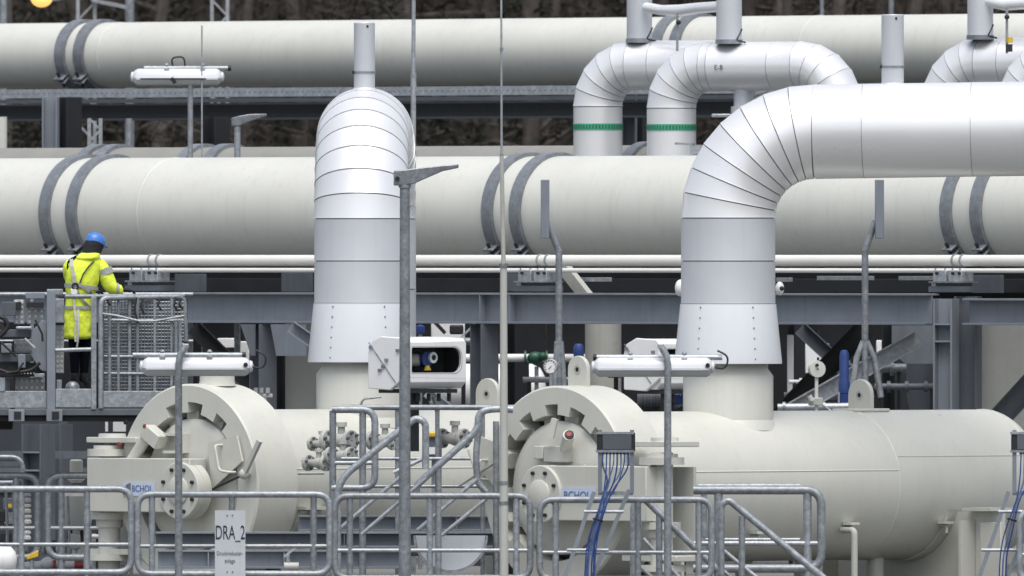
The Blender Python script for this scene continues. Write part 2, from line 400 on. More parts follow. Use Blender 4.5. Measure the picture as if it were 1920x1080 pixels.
def column(name, label, px, Y, py0, py1, wd, dp, ang=45, mtl=STEEL, stiff=(), gusset=None):
    """H-section column; wd across the flanges"""
    o = W(px, py1, Y); top = W(px, py0, Y); u = V((math.cos(R_(ang)), -math.sin(R_(ang)), 0)); v = V((u.y * -1, u.x, 0))
    T = thing(name, label, 'column', o); H = top.z - o.z; c = (o + top) / 2
    for s in (-1, 1): obj('flange', M().box(c + u * (s * (wd / 2 - .012)), (.024, dp, H), (u, v, UP)), mtl, T, .003)
    obj('web', M().box(c, (wd - .048, .016, H), (u, v, UP)), mtl, T)
    for py in stiff:
        obj('stiffener', M().box(W(px, py, Y) - v * (dp / 4 + .004), (wd - .05, dp / 2 - .01, .022), (u, v, UP)), STEELL, T)
    return T
def yb(px): # depth of the beam line at px
    return PL(17.0, px, 0).y
column('rack_column', 'grey steel column with gusset under the beam, left of the left riser', 493, yb(493), 608, 1100, .30, .26, 62)
tag(obj('gusset_plate', M().prism([(-.05, 0), (.62, 0), (.62, -.42), (.06, -.42)], W(512, 608, yb(540)), V((C45, -C45, 0)), UP, DD, .02), STEELL), 'grey gusset plate under the beam, left of the left riser skirt', 'plate')
tag(obj('gusset_wedge', M().prism([(0, 0), (-.20, 0), (-.06, -.42), (0, -.42)], W(479, 608, yb(493) - .15), XX, UP, YY, .02), STEEL), 'tapering grey haunch plate on the column left of the left riser', 'plate')
column('rack_column', 'grey steel column under the beam between actuator box and lightning rod', 908, yb(908), 608, 1100, .32, .26, 62)
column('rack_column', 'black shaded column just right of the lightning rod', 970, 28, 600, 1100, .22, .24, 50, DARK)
column('rack_column', 'front half of the double column at the right with stiffener plates', 1774, yb(1774) - .2, 560, 1100, .26, .30, 20, STEELL, (608, 640))
column('rack_column', 'rear half of the double column at the right, plain dark grey', 1815, yb(1815) + .3, 556, 1100, .30, .30, 15, STEEL)
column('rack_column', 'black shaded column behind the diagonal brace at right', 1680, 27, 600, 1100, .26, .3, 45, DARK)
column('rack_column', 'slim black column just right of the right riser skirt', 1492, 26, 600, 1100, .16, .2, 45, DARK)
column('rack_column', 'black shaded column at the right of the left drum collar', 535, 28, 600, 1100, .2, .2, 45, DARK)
column('rack_column', 'dark grey column under the aerial basket at far left', 72, 20, 795, 1100, .34, .3, 40, STEEL, (848, 882))
column('rack_column', 'slim dark column under the aerial basket, nearest the left hinge post', 112, 22, 795, 1100, .25, .25, 40, STEEL)
column('upper_rack_column', 'grey column under the top pipe at far left', 95, 44, 182, 330, .22, .3, 5, STEELL)
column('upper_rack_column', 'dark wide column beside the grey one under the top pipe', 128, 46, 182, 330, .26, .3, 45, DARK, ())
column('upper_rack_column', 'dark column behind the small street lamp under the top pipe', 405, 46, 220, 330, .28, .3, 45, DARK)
column('upper_rack_column', 'grey column between the two white pipe loops', 1180, 44, 175, 330, .20, .3, 5, STEELL)
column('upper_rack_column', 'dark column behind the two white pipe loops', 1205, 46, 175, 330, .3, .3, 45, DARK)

def brace(label, pa, pb, Y, h=.2, mtl=STEELL, dy=0):
    a, b = W(*pa, Y), W(*pb, Y + dy); T = thing('diagonal_brace', label, 'brace', a)
    d = (b - a).normalized(); n = YY; up = d.cross(n)
    if up.z < 0: up = -up
    obj('web', M().box((a + b) / 2, ((b - a).length, .014, h - .04), (d, n, up)), mtl, T)
    for s in (1, -1): obj('flange', M().box((a + b) / 2 + up * (s * (h / 2 - .01)) - YY * .05, ((b - a).length, .13, .02), (d, n, up)), mtl, T)
    return T
brace('light grey channel brace rising to the double column at right', (1480, 772), (1722, 634), 12.5, .22, GALVL)
brace('black diagonal brace crossing behind the blue actuator', (1462, 782), (1625, 612), 19, .28, DARK)
brace('grey diagonal brace behind the drum at the lower right edge', (1868, 790), (1960, 690), 14, .3, STEEL)
brace('grey double brace under the gusset left of the left riser', (545, 612), (600, 650), 16.5, .17, STEELL)
brace('grey brace sloping under the white equipment behind the actuator box', (800, 735), (885, 800), 14, .14, GALVL)
tag(obj('gusset_plate', M().prism([(0, 0), (.62, 0), (.62, -.5), (.18, -.5), (0, -.36)], W(1672, 610, 13.2), XX, UP, YY, .02), STEELL), 'grey gusset plate where the channel brace meets the double column', 'plate')

# lattice posts of the upper rack, seen through the gap and above the top pipe
def lattice(label, px, Y, py0, py1, wd, mtl=GALVL, cat='mast'):
    o = W(px, py1, Y); t = W(px, py0, Y); T = thing('lattice_mast', label, cat, o); h = wd / 2
    for sx in (-1, 1):
        for sy in (-1, 1): obj('chord', M().bar(o + V((sx * h, sy * h, 0)), t + V((sx * h, sy * h, 0)), .05, .05), mtl, T)
    n = max(2, int((t.z - o.z) / wd)); st = (t.z - o.z) / n
    for i in range(n):
        for sy in (-1, 1):
            sg = 1 if i % 2 else -1
            obj('lattice_bar', M().bar(o + V((-sg * h, sy * h, st * i)), o + V((sg * h, sy * h, st * (i + 1))), .03, .03), mtl, T)
    return T
lattice('grey lattice mast in front of the wood at top left', 162, 70, -60, 330, .26)
lattice('second grey lattice mast above the top pipe, left of the centre', 412, 72, -60, 330, .24)
lattice('pale lattice post in the gap below the top pipe', 178, 40, 222, 330, .16)
for (px, Y, r, py0, py1, lb) in ((6, 66, .055, -60, 330, 'grey pole at the top left corner'), (243, 70, .07, -60, 330, 'brown grey pole right of the first lattice mast'), (1541, 60, .03, -60, 330, 'thin pole in front of the wood above the right elbow'), (1671, 66, .04, -60, 330, 'thin dark pole behind the stub on the right elbow'), (242, 48, .05, 222, 330, 'pale post in the gap below the top pipe')):
    o = obj('pole', M().tube([W(px, py1, Y), W(px, py0, Y)], r, 12), GALV); tag(o, lb, 'pole')
tag(obj('cream_stub', M().cyl(W(2, 330, 40), W(2, 219, 40), .085, 16), CREAM), 'cream upright pipe at the left edge below the top pipe', 'pipe')

# lit yellow flood lamp at top left
T = thing('flood_lamp', 'lit yellow round lamp at the top left in front of the wood', 'lamp', W(78, 10, 62))
em = bpy.data.materials.new('lamp_glow'); em.use_nodes = True
_b = em.node_tree.nodes['Principled BSDF']; _b.inputs['Base Color'].default_value = (.8, .5, .12, 1); _b.inputs['Emission Color'].default_value = (1, .62, .18, 1); _b.inputs['Emission Strength'].default_value = .75
obj('lens', M().sph(W(78, -4, 62), .16, 20, 12, (1.05, .7, .9)), em, T)
obj('bracket', M().bar(W(92, 0, 62), W(150, -8, 62), .04, .04), GALVL, T)
tag(obj('mast_arm', M().bar(W(172, 0, 69.8), W(240, 14, 69.8), .06, .06), GALVL), 'grey arm between the first lattice mast and the pole beside it', 'arm')

# ------------------------------------------------------------------ the two drums with quick closures
RC, RB, ZD = 1.27, .94, 1.32
def rounded_plate(wd, ht, hole, k=14):
    h = wd / 2
    pts = [(-h, 0)] + [(-h * math.cos(math.pi * i / k), ht - h + h * math.sin(math.pi * i / k)) for i in range(k + 1)] + [(h, 0)]
    return pts
def lug(T, base, wd, ht, name='lifting_lug'):
    o = obj(name, M().prism(rounded_plate(wd, ht, .04), base - DD * .03, PD, UP, DD, .06), CREAM_D, T, .008)
    c = base + UP * (ht - wd / 2)
    obj('eye_ring', M().lathe(c, DD, [(-.036, .03), (-.036, .058), (.036, .058), (.036, .03)], 20), CREAM_G, o)
    obj('eye', M().lathe(c, DD, [(-.0335, .001), (-.0335, .03)], 16), BLACK, o)
    return o

def flange_disc(T, c, ax, R, th, nb, hub=.5, name='flange_disc'):
    o = obj(name, M().lathe(c, ax, [(0, .005), (0, R * .97), (.01, R), (th * .42, R), (th * .42, R * .985), (th * .5, R * .985), (th * .5, R), (th, R), (th, .005)], 48), CREAM_D, T)
    obj('hub', M().lathe(c, ax, [(-.03, .005), (-.03, R * hub * .92), (-.02, R * hub), (.002, R * hub)], 32), CREAM_D, o)
    for k in range(nb):
        a = 2 * math.pi * (k + .5) / nb; u = ax.cross(UP).normalized(); d = u * math.cos(a) + UP * math.sin(a)
        obj('bolt', M().lathe(c + d * R * .78, ax, [(-.03, .002), (-.03, .026), (0.002, .026)], 6), DARK, o)
    return o

def drum(face, label, tend, notches, arm, riser_t):
    T = thing('pressure_drum', label, 'drum', V((face.x, face.y, .1)))
    def q(t, p, z): return face + DD * t + PD * p + UP * z
    # barrel with shallow weld seams and elliptical head
    prof = [(.70, .5), (.70, RB)]
    prof += [(tend, RB)] + [(tend + .47 * math.sin(a), RB * math.cos(a)) for a in [R_(x) for x in range(8, 91, 8)]] + [(tend + .47, .01)]
    obj('barrel', M().lathe(face, DD, prof, 96), CREAM_D, T)
    for t in (5.2, tend): obj('weld_seam', M().lathe(face, DD, [(t - .02, RB), (t - .012, RB + .006), (t + .012, RB + .006), (t + .02, RB)], 96), CREAM_D, T)
    for (t0, t1, a) in ((.8, 5.2, 12), (5.2, tend, 23)):
        d = PD * math.cos(R_(a)) + UP * math.sin(R_(a)); obj('weld_seam', M().tube([face + DD * t0 + d * (RB - .004), face + DD * t1 + d * (RB - .004)], .012, 6), CREAM_D, T)
    # collar ring with bayonet notches
    n = 144; depth, rin, rnot = .34, .91, 1.04
    u = -PD; b = UP       # angle 0 = left (away), 90 = up
    rr = []
    for i in range(n):
        a = 360 * i / n; nn = any(a0 <= a < a1 for a0, a1 in notches); rr.append(rnot if nn else rin)
    def pt(a, r, t): return face + DD * t + (u * math.cos(a) + b * math.sin(a)) * r
    m = M()
    for i in range(n):
        a0, a1 = 2 * math.pi * i / n, 2 * math.pi * (i + 1) / n; r = rr[i]
        m.add([pt(a0, r, 0), pt(a1, r, 0), pt(a1, RC - .025, 0), pt(a0, RC - .025, 0)], [(0, 1, 2, 3)])
        m.add([pt(a0, RC - .025, 0), pt(a1, RC - .025, 0), pt(a1, RC, .025), pt(a0, RC, .025)], [(0, 1, 2, 3)])
        m.add([pt(a0, r, 0), pt(a1, r, 0), pt(a1, r, depth), pt(a0, r, depth)], [(0, 1, 2, 3)])
        if rr[i - 1] != r:
            m.add([pt(a0, rin, 0), pt(a0, rnot, 0), pt(a0, rnot, depth), pt(a0, rin, depth)], [(0, 1, 2, 3)])
    L_ = .73
    for (r0, t0, r1, t1) in ((RC, .025, RC, L_ - .03), (RC, L_ - .03, RC - .03, L_), (RC - .03, L_, RB - .02, L_ + .03)):
        for i in range(n):
            a0, a1 = 2 * math.pi * i / n, 2 * math.pi * (i + 1) / n
            m.add([pt(a0, r0, t0), pt(a1, r0, t0), pt(a1, r1, t1), pt(a0, r1, t1)], [(0, 1, 2, 3)])
    m2 = weld(m)
    obj('collar_ring', m2, CREAM_D, T, 0, 30)
    # inner wall behind the notches, door and its tooth ring
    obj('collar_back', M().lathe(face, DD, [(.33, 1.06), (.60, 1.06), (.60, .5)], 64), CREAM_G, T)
    door = obj('door', M().lathe(face, DD, [(.015, .005), (.02, .40), (.04, .70), (.06, .79), (.09, .83), (.45, .83)], 72), CREAM_D, T)
    for (a0, a1) in notches:
        a = R_((a0 + a1) / 2 - (a1 - a0) * .9); d = u * math.cos(a) + b * math.sin(a); tn = -u * math.sin(a) + b * math.cos(a)
        obj('door_tooth', M().box(face + DD * .22 + d * .87, (.12, (R_(a1 - a0)) * .86, .10), (d, tn, DD)), CREAM_D, door, .008)
    return T, q

def weld(m, tol=1e-4):
    bm = bmesh.new(); vs = [bm.verts.new(v) for v in m.v]
    for f in m.f:
        try: bm.faces.new([vs[i] for i in f])
        except ValueError: pass
    bmesh.ops.remove_doubles(bm, verts=bm.verts, dist=tol); bm.verts.ensure_lookup_table(); bm.verts.index_update()
    o = M(); o.v = [v.co.copy() for v in bm.verts]; o.f = [tuple(v.index for v in f.verts) for f in bm.faces]; bm.free(); return o

F1 = V(((352 - 960) / S(2.5), 2.5, ZD)); F2 = V(((1041 - 960) / S(-2.0), -2.0, ZD))
D1, q1 = drum(F1, 'cream pressure drum with hinged round door left of the centre, below the left riser', 7.4, [(22, 31), (66, 78), (90, 104), (120, 131)], -1, 2.97)
D2, q2 = drum(F2, 'cream pressure drum with hinged round door and long barrel at the right', 7.65, [(26, 38), (52, 64), (78, 92), (104, 120), (0, 13), (340, 354), (318, 331), (132, 144)], 1, 2.97)

# hinge arms -------------------------------------------------------------
def hinge(T, q, side, tag_px):
    # arm box lies in front of the door, running along PD; side -1 = hinge at the left, +1 at the right
    x0, x1 = (-1.50, .36) if side < 0 else (-.02, 1.90)
    zlo, zhi = (-.35, .33) if side < 0 else (-.40, .28)
    arm = obj('hinge_arm', M().box(q(-.17, (x0 + x1) / 2, (zlo + zhi) / 2), (x1 - x0, .30, zhi - zlo), (PD, DD, UP)), CREAM_D, T, .012)
    fc = q(-.36, .20 if side < 0 else .085, -.075)
    fd = flange_disc(T, fc, DD, .36, .24, 8)
    hx = -1.42 if side < 0 else 1.86
    post = obj('hinge_post', M().lathe(q(.0, hx, -1.15), UP, [(0, .005), (0, .14), (1.60, .14), (1.60, .005)], 28), CREAM_D, T)
    for (z, r, h) in ((zhi + .02, .28, .09), (zhi + .105, .20, .05), (zlo - .10, .24, .09), (zlo - .2, .17, .1), (zlo - .62, .30, .08)):
        obj('collar', M().lathe(q(.0, hx, z), UP, [(0, .005), (0, r), (h, r), (h, .005)], 28), CREAM_D, post)
    # bracket plate carried by the collar ring
    obj('bracket', M().box(q(.12, hx - side * .16, .555), (.90, .5, .07), (PD, DD, UP)), CREAM_D, T, .01)
    obj('bracket_cap', M().lathe(q(.05, hx, .585), UP, [(0, .18), (.05, .17), (.05, .005)], 20), CREAM_D, T)
    obj('lower_bracket', M().box(q(.12, hx - side * .12, -.86), (.95, .45, .075), (PD, DD, UP)), CREAM_D, T, .01)
    obj('bracket_web', M().box(q(.38, hx - side * .05, -.28), (.5, .05, 1.1), (PD, DD, UP)), CREAM_G, T)
    return arm
hinge(D1, q1, -1, 0); hinge(D2, q2, 1, 0)

# locking gear on each door
def lock_gear(T, q, p, z, mir=1):
    g_ = obj('lock_cylinder', M().cyl(q(-.12, p - .28 * mir, z - .22), q(-.12, p + .02 * mir, z + .12), .075, 18), CREAM_D, T)
    obj('rod', M().cyl(q(-.12, p - .50 * mir, z - .47), q(-.12, p - .28 * mir, z - .22), .032, 12), CREAM_G, g_)
    obj('lock_block', M().box(q(-.12, p + .14 * mir, z + .10), (.30, .18, .19), ((PD * .86 - UP * .5 * mir).normalized(), DD, (UP * .86 + PD * .5 * mir).normalized())), CREAM_D, T, .015)
    br = obj('lock_bracket', M().box(q(-.02, p + .42 * mir, z + .13), (.36, .14, .035), (PD, DD, UP)), CREAM_D, T)
    obj('lower_bracket_plate', M().box(q(-.02, p + .44 * mir, z - .09), (.36, .14, .035), (PD, DD, UP)), CREAM_D, T)
    obj('bracket_side', M().box(q(-.02, p + .61 * mir, z + .02), (.03, .14, .24), (PD, DD, UP)), CREAM_D, T)
    for (dp, dz) in ((-.42, .0), (-.30, .28), (.05, .23)):
        obj('red_tag', M().cyl(q(-.19, p + dp * mir, z + dz), q(-.21, p + dp * mir, z + dz), .03, 10), RED if dz < .25 else BLACK, T)
lock_gear(D1, q1, -.62, .50)
lk = obj('lock_cylinder', M().cyl(q2(-.02, .20, .50), q2(-.18, .42, .66), .075, 18), CREAM_D, D2)
obj('lock_block', M().box(q2(.02, .08, .42), (.42, .20, .20), (PD, DD, UP)), CREAM_G, D2, .012)
obj('lock_plate', M().box(q2(-.02, -.22, .44), (.16, .12, .16), (PD, DD, UP)), CREAM_D, D2, .01)
obj('lock_lever', M().bar(q2(-.14, .06, .62), q2(-.12, .12, .86), .05, .08), CREAM_D, D2)
obj('red_tag', M().cyl(q2(-.18, .42, .66), q2(-.20, .44, .675), .034, 14), RED, D2); obj('lock_ring', M().cyl(q2(-.15, .40, .64), q2(-.19, .435, .668), .06, 14), DARK, D2)
obj('lock_pin', M().cyl(q2(-.1, .62, .30), q2(-.1, .62, -.1), .03, 10), CREAM_G, D2)

# latch plate, grab handle and spoke wheel at the right of the left door
lp = obj('latch_plate', M().prism([(-.30, .52), (.22, .62), (.32, .30), (-.22, -.05)], q1(-.03, .72, .0), PD, UP, -DD, .03), CREAM_D, D1)
obj('grab_handle', M().tube(fillet([q1(-.06, .68, .50), q1(-.17, .66, .50), q1(-.17, .74, .18), q1(-.17, .92, .16), q1(-.06, .92, .16)], .06), .018, 10), CREAM_D, D1)
obj('latch_bar', M().bar(q1(-.10, .48, -.08), q1(-.10, 1.10, .13), .03, .02), DARK, D1)
obj('drawbar', M().cyl(q1(-.12, 1.12, .14), q1(1.3, 1.12, .14), .018, 10), CREAM_G, D1)
obj('spindle_block', M().sph(q1(-.10, 1.12, .14), .07, 12, 8), CREAM_G, D1)
obj('lever', M().bar(q1(-.12, 1.14, .14), q1(-.12, 1.42, .56), .05, .06), CREAM_G, D1)
obj('warning_mark', M().prism([(-.06, 0), (.06, 0), (.01, .10)], q1(-.004, .50, .38), PD, UP, -DD, .004), INK, D1)
lp2 = obj('latch_plate', M().prism([(.18, .52), (-.22, .62), (-.32, .30), (.12, -.05)], q2(-.03, -1.08, .02), PD, UP, -DD, .03), CREAM_D, D2)
for k in range(4):
    a = R_(25 + 90 * k); obj('spoke', M().cyl(q2(-.12, -1.26, .16), q2(-.12, -1.26 + .34 * math.cos(a), .16 + .34 * math.sin(a)), .02, 8), CREAM_G, D2)
obj('grab_handle', M().tube(fillet([q2(-.06, -1.14, .34), q2(-.2, -1.14, .34), q2(-.2, -1.14, .10), q2(-.06, -1.14, .10)], .06), .018, 10), CREAM_D, D2)

# lifting lugs, pads, stiffening humps
lug(D2, q2(.42, .0, RC - .03), .34, .40); lug(D1, q1(5.35, 0, RB - .04), .40, .42)
lug(D2, q2(5.45, 0, RB - .05), .40, .44)
obj('lug_pad', M().box(q2(5.45, 0, RB + .002), (.42, .62, .04), (PD, DD, UP)), CREAM_D, D2, .012)
obj('top_block', M().lathe(q1(.40, .12, RC - .03), UP, [(0, .24), (.06, .22), (.13, .22), (.13, .005)], 24), CREAM_D, D1)

# nozzle on each drum: riser neck
def nozzle(T, q, t):
    obj('nozzle', M().lathe(q(t, 0, .40), UP, [(0, .565), (2.70 - ZD - .40, .565), (2.79 - ZD - .40, .50), (3.2 - ZD - .40, .50), (3.2 - ZD - .40, .01)], 56), CREAM_D, T)
    obj('nozzle_weld', M().lathe(q(t, 0, .70), UP, [(0, .64), (.09, .60), (.13, .568)], 56), CREAM_D, T)
nozzle(D1, q1, 3.065); nozzle(D2, q2, 3.065)

# saddles and legs
def saddle(T, q, t, wd=2.3):
    m = M(); k = 18; pts = [(-wd / 2, -1.2), (-wd / 2, -.32)]
    half = math.acos(min(1, .32 / RB)) ; 
    for i in range(k + 1):
        a = math.pi + (math.pi) * i / k
        x, z = (RB + .03) * math.cos(a), (RB + .03) * math.sin(a)
        if z < -.32: pts.append((x, z))
    pts += [(wd / 2, -.32), (wd / 2, -1.2)]
    obj('saddle_web', m.prism(pts, q(t, 0, 0), PD, UP, DD, .05), CREAM_D, T)
    obj('wear_plate', M().lathe(q(t, 0, 0), DD, [(-.16, RB + .002), (-.16, RB + .025), (.22, RB + .025), (.22, RB + .002)], 30, R_(200), R_(340), -PD), CREAM_D, T)
    for p in (-wd / 2 + .02, wd / 2 - .02):
        obj('saddle_cap', M().box(q(t + .03, p * .84, -.32 + .02), (.5, .42, .04), (PD, DD, UP)), CREAM_D, T)
        obj('saddle_rib', M().box(q(t - .05, p * .93, -.83), (.36, .06, .74), (PD, DD, UP)), CREAM_D, T, .01)
        obj('saddle_gusset', M().box(q(t - .14, p * .72, -.82), (.04, .26, .76), (PD, DD, UP)), CREAM_D, T)
saddle(D2, q2, 6.25, 3.4); saddle(D1, q1, 6.6); saddle(D2, q2, 1.25, 1.9); saddle(D1, q1, 1.25, 1.9)
for (t, p) in ((3.6, -.25), (4.6, -.2), (5.6, .1)):
    obj('drain_nozzle', M().cyl(q2(t, p, -1.20), q2(t, p, -RB + .06), .11, 20), CREAM_D, D2)
for (t, z) in ((2.75, -.60), (4.35, -.50), (6.05, -.50)):   # small hooks on the barrel
    rr_ = math.sqrt(max(.01, RB * RB - z * z)); b0 = q2(t, -0, z)
    side = q2(t, rr_, z)
    obj('hook', M().tube(fillet([side - PD * .02, side + PD * .12, side + PD * .12 - UP * .10], .05), .02, 8), CREAM_D, D2)
    obj('hook_plate', M().box(side + PD * .10 + UP * .03, (.14, .16, .03), (PD, DD, UP)), CREAM_D, D2)
obj('drain_pipe', M().tube(fillet([q2(4.3, .78, -.55), q2(4.3, 1.0, -.55), q2(4.3, 1.0, -1.2)], .06), .042, 14), CREAM_G, D2)

# sign plates on the hinge arms
pl = obj('name_plate', M().box(q1(-.33, -.54, -.06), (.56, .012, .17), (PD, DD, UP)), SIGNB, D1); 
obj('logo', M().prism([(-.09, -.075), (.05, -.075), (.05, .08), (-.02, .06), (-.08, 0)], q1(-.337, -.735, -.06), PD, UP, -DD, .003), INKG, pl)
letters('lettering', 'BCHOL', q1(-.337, -.475, -.09), PD, UP, .115, INKB, pl, 1.0)
pl = obj('name_plate', M().box(q2(-.33, .72, -.07), (.62, .012, .16), (PD, DD, UP)), SIGNB, D2)
letters('lettering', 'BCHOL', q2(-.337, .72, -.125), PD, UP, .13, INKB, pl, 1.1)

# ------------------------------------------------------------------ clad risers, elbows and loops
def ring_pts(c, nrm, side, R, n):
    b = nrm.cross(side).normalized()
    return [c + (side * math.cos(2 * math.pi * k / n) + b * math.sin(2 * math.pi * k / n)) * R for k in range(n)]

def shell(T, c0, n0, c1, n1, side, R, mtl, n=56, g=.007, R1=None, lip=.006, name='cladding_shell'):
    """one jacket piece between two cutting planes, open gap g at both ends, lip turned inwards"""
    R1 = R if R1 is None else R1
    a, b = V(c0) + V(n0) * g, V(c1) - V(n1) * g
    rings = [ring_pts(a, n0, side, R - .03, n), ring_pts(a, n0, side, R + lip, n), ring_pts(a + n0 * .02, n0, side, R + lip * .2, n)]
    rings += [ring_pts(b, n1, side, R1, n), ring_pts(b, n1, side, R1 - .03, n)]
    m = M().loft(rings, cap=False)
    return obj(name, m, mtl, T, 0, 50)

def elbow_pts(c, d0, d1, rb, k):
    """bend from travel direction d0 to d1 (perpendicular); c = start of the bend on the axis"""
    piv = c + d1 * rb; out = []
    for i in range(k + 1):
        a = math.pi / 2 * i / k
        out.append((piv - d1 * (rb * math.cos(a)) + d0 * (rb * math.sin(a)), (d0 * math.cos(a) + d1 * math.sin(a)).normalized()))
    return out

RP, RBEND = .59, 1.08
def riser(label, o, dirn, skirt_z, s_top, z0, run_segs, second=None, rise=0.0):
    """o: x,y of the riser axis"""
    T = thing('clad_riser', label, 'pipe', V((o.x, o.y, skirt_z)))
    def P(z): return V((o.x, o.y, z))
    side = dirn.cross(UP).normalized()
    core = []
    # flared skirt
    m = M().lathe(P(0), UP, [(skirt_z, .60), (skirt_z, .672), (skirt_z + .012, .675), (s_top - .02, RP + .012), (s_top, RP + .012), (s_top, RP - .02)], 64)
    sk = obj('skirt', m, SKIRTM, T)
    rv = M()
    for a in (R_(235), R_(300)):
        for i in range(6):
            z = skirt_z + .06 + i * (s_top - skirt_z - .1) / 5; r = .672 + (RP - .66) * (z - skirt_z) / (s_top - skirt_z) + .004
            rv.sph(P(z) + V((math.cos(a), math.sin(a), 0)) * r, .012, 6, 4)
    r_ = obj('rivet', rv, SEAM, sk); r_['kind'] = 'stuff'
    mid = s_top + (z0 - s_top) * .5
    shell(T, P(s_top), UP, P(mid), UP, side, RP, CLAD2, lip=.004)
    shell(T, P(mid), UP, P(z0), UP, side, RP, CLAD2, lip=.004)
    el = elbow_pts(P(z0), UP, dirn, RBEND, 8)
    for i in range(8): shell(T, el[i][0], el[i][1], el[i + 1][0], el[i + 1][1], side, RP, CLAD)
    core += [P(s_top)] + [e[0] for e in el]
    c = el[-1][0]; n = (el[-1][1] + UP * rise).normalized()
    for L in run_segs:
        shell(T, c, n, c + n * L, n, side, RP, CLAD, 56, .003, None, .003); c = c + n * L
    core.append(c)
    if second is not None:
        el2 = elbow_pts(c, dirn, -UP, RBEND, 8)
        for i in range(8): shell(T, el2[i][0], el2[i][1], el2[i + 1][0], el2[i + 1][1], side, RP, CLAD)
        core += [e[0] for e in el2[1:]]; c = el2[-1][0]
        for L in second:
            shell(T, c, -UP, c - UP * L, -UP, side, RP, CLAD2, lip=.004); c = c - UP * L
        core.append(c)
    obj('inner_pipe', M().tube(core, RP - .02, 40), SEAM, T)
    return T

zsk, zst, ze0 = zc(682, .14), zc(570, .14), zc(409, .14)
dir2 = V((math.cos(R_(4)), -math.sin(R_(4)), 0))
E2o = q2(3.065, 0, 0); E1o = q1(3.065, 0, 0)
RT = riser('white clad riser bending right into a long horizontal run at the right', E2o, dir2, zsk, zst, ze0, [.62, 1.36, 1.36, 1.36, 1.36], None, .014)
dir1 = V((math.sin(R_(2.0)), math.cos(R_(2.0)), 0))
LT = riser('white clad riser at left of centre bending straight back over the beam', E1o, dir1, zsk, zst, ze0, [.7], [.9, 1.3, 1.3])
# vent stubs on top
def stub(label, c, z0, z1, r):
    T = thing('vent_stub', label, 'vent', V((c.x, c.y, z0)))
    obj('tube', M().lathe(V((c.x, c.y, 0)), UP, [(z0, r), (z1 - .01, r), (z1, r - .01), (z1, .005)], 32), CLAD2, T)
    zm = z0 + (z1 - z0) * .28
    obj('joint_band', M().lathe(V((c.x, c.y, zm)), UP, [(-.012, r), (-.012, r + .008), (.012, r + .008), (.012, r)], 32), GALV, T)
    obj('base_collar', M().lathe(V((c.x, c.y, z0)), UP, [(0, r + .03), (.03, r + .02), (.05, r)], 32), CLAD2, T)
    obj('catch', M().sph(V((c.x - r, c.y - .03, zm)), .025, 8, 6), DARK, T)
    obj('hole', M().cyl(V((c.x + r * .3, c.y - r - .002, z1 - .05)), V((c.x + r * .3, c.y - r + .02, z1 - .05)), .016, 8), BLACK, T)
    return T
ztop = ze0 + RBEND + RP
stub('white vent stub standing on the left riser bend', V((E1o.x + .04, E1o.y + 1.0, 0)), ztop - .05, zc(42, 5.6), .134)
c2 = E2o + dir2 * (RBEND + .98); stub('white vent stub standing on the run of the right riser', c2, ztop - .03, zc(27, c2.y), .140)

def loop(label, o, dirn, R, rb, zb, z0, run, down, post_t, tape):
    T = thing('pipe_loop', label, 'pipe', V((o.x, o.y, zb))); side = dirn.cross(UP).normalized()
    def P(z): return V((o.x, o.y, z))
    shell(T, P(zb), UP, P(z0), UP, side, R, CLAD, 40, lip=.003)
    el = elbow_pts(P(z0), UP, dirn, rb, 5); core = [P(zb)] + [e[0] for e in el]
    for i in range(5): shell(T, el[i][0], el[i][1], el[i + 1][0], el[i + 1][1], side, R, CLAD, 40, .006)
    c = el[-1][0]
    for L in run: shell(T, c, dirn, c + dirn * L, dirn, side, R, CLAD, 40, .006); c = c + dirn * L
    el2 = elbow_pts(c, dirn, -UP, rb, 5)
    for i in range(5): shell(T, el2[i][0], el2[i][1], el2[i + 1][0], el2[i + 1][1], side, R, CLAD, 40, .006)
    core += [e[0] for e in el2]; c = el2[-1][0]; shell(T, c, -UP, V((c.x, c.y, zb)), -UP, side, R, CLAD, 40); core.append(V((c.x, c.y, zb)))
    obj('inner_pipe', M().tube(core, R - .018, 32), SEAM, T)
    if tape is not None:
        tp = obj('marking_tape', M().lathe(P(tape), UP, [(-.045, R + .001), (-.045, R + .005), (.045, R + .005), (.045, R + .001)], 48), TAPE, T)
        for k in range(22):
            a = R_(180 + 10 + k * 7.6); d = V((math.cos(a), math.sin(a), 0)); tn = V((-d.y, d.x, 0))
            obj('tape_mark', M().box(P(tape) + d * (R + .005), (.026, .004, .055), (tn, d, UP)), TAPED, tp)
    return T, el[-1][0], z0 + rb + R
aL = R_(28); dirL = V((math.cos(aL), -math.sin(aL), 0))
Rl, rbl = .332, .56
oA = W(1121, 200, 25); oB = W(1259, 200, 23.5)
oC = oA + PD * 6.55; oD = oB + PD * 6.55
zbl = 3.4
LPs = []
for nm, o_, run, py, tp in (('white pipe loop standing furthest left, with green marking tape', oA, [.35, 1.25], 200, 238), ('white pipe loop with green marking tape, right of the leftmost loop', oB, [.12, .92, .36], 203, 239), ('white pipe loop rising behind the run of the right riser', oC, [.35, 1.25], 200, None), ('white pipe loop at the top right edge', oD, [.12, .92, .36], 203, None)):
    Yl = oA.y if o_ in (oA, oC) else oB.y
    LPs.append(loop(nm, o_, dirL, Rl, rbl, zbl, zc(py, Yl), run, True, 0, None if tp is None else zc(tp, Yl)))
letters('marking', 'E-8', LPs[1][1] + dirL * .33 + dirL.cross(UP) * (Rl + .006) - UP * .05, dirL, UP, .10, INKG, bpy.data.objects[[o.name for o in bpy.data.objects if o.get('label', '').startswith('white pipe loop with green')][0]])
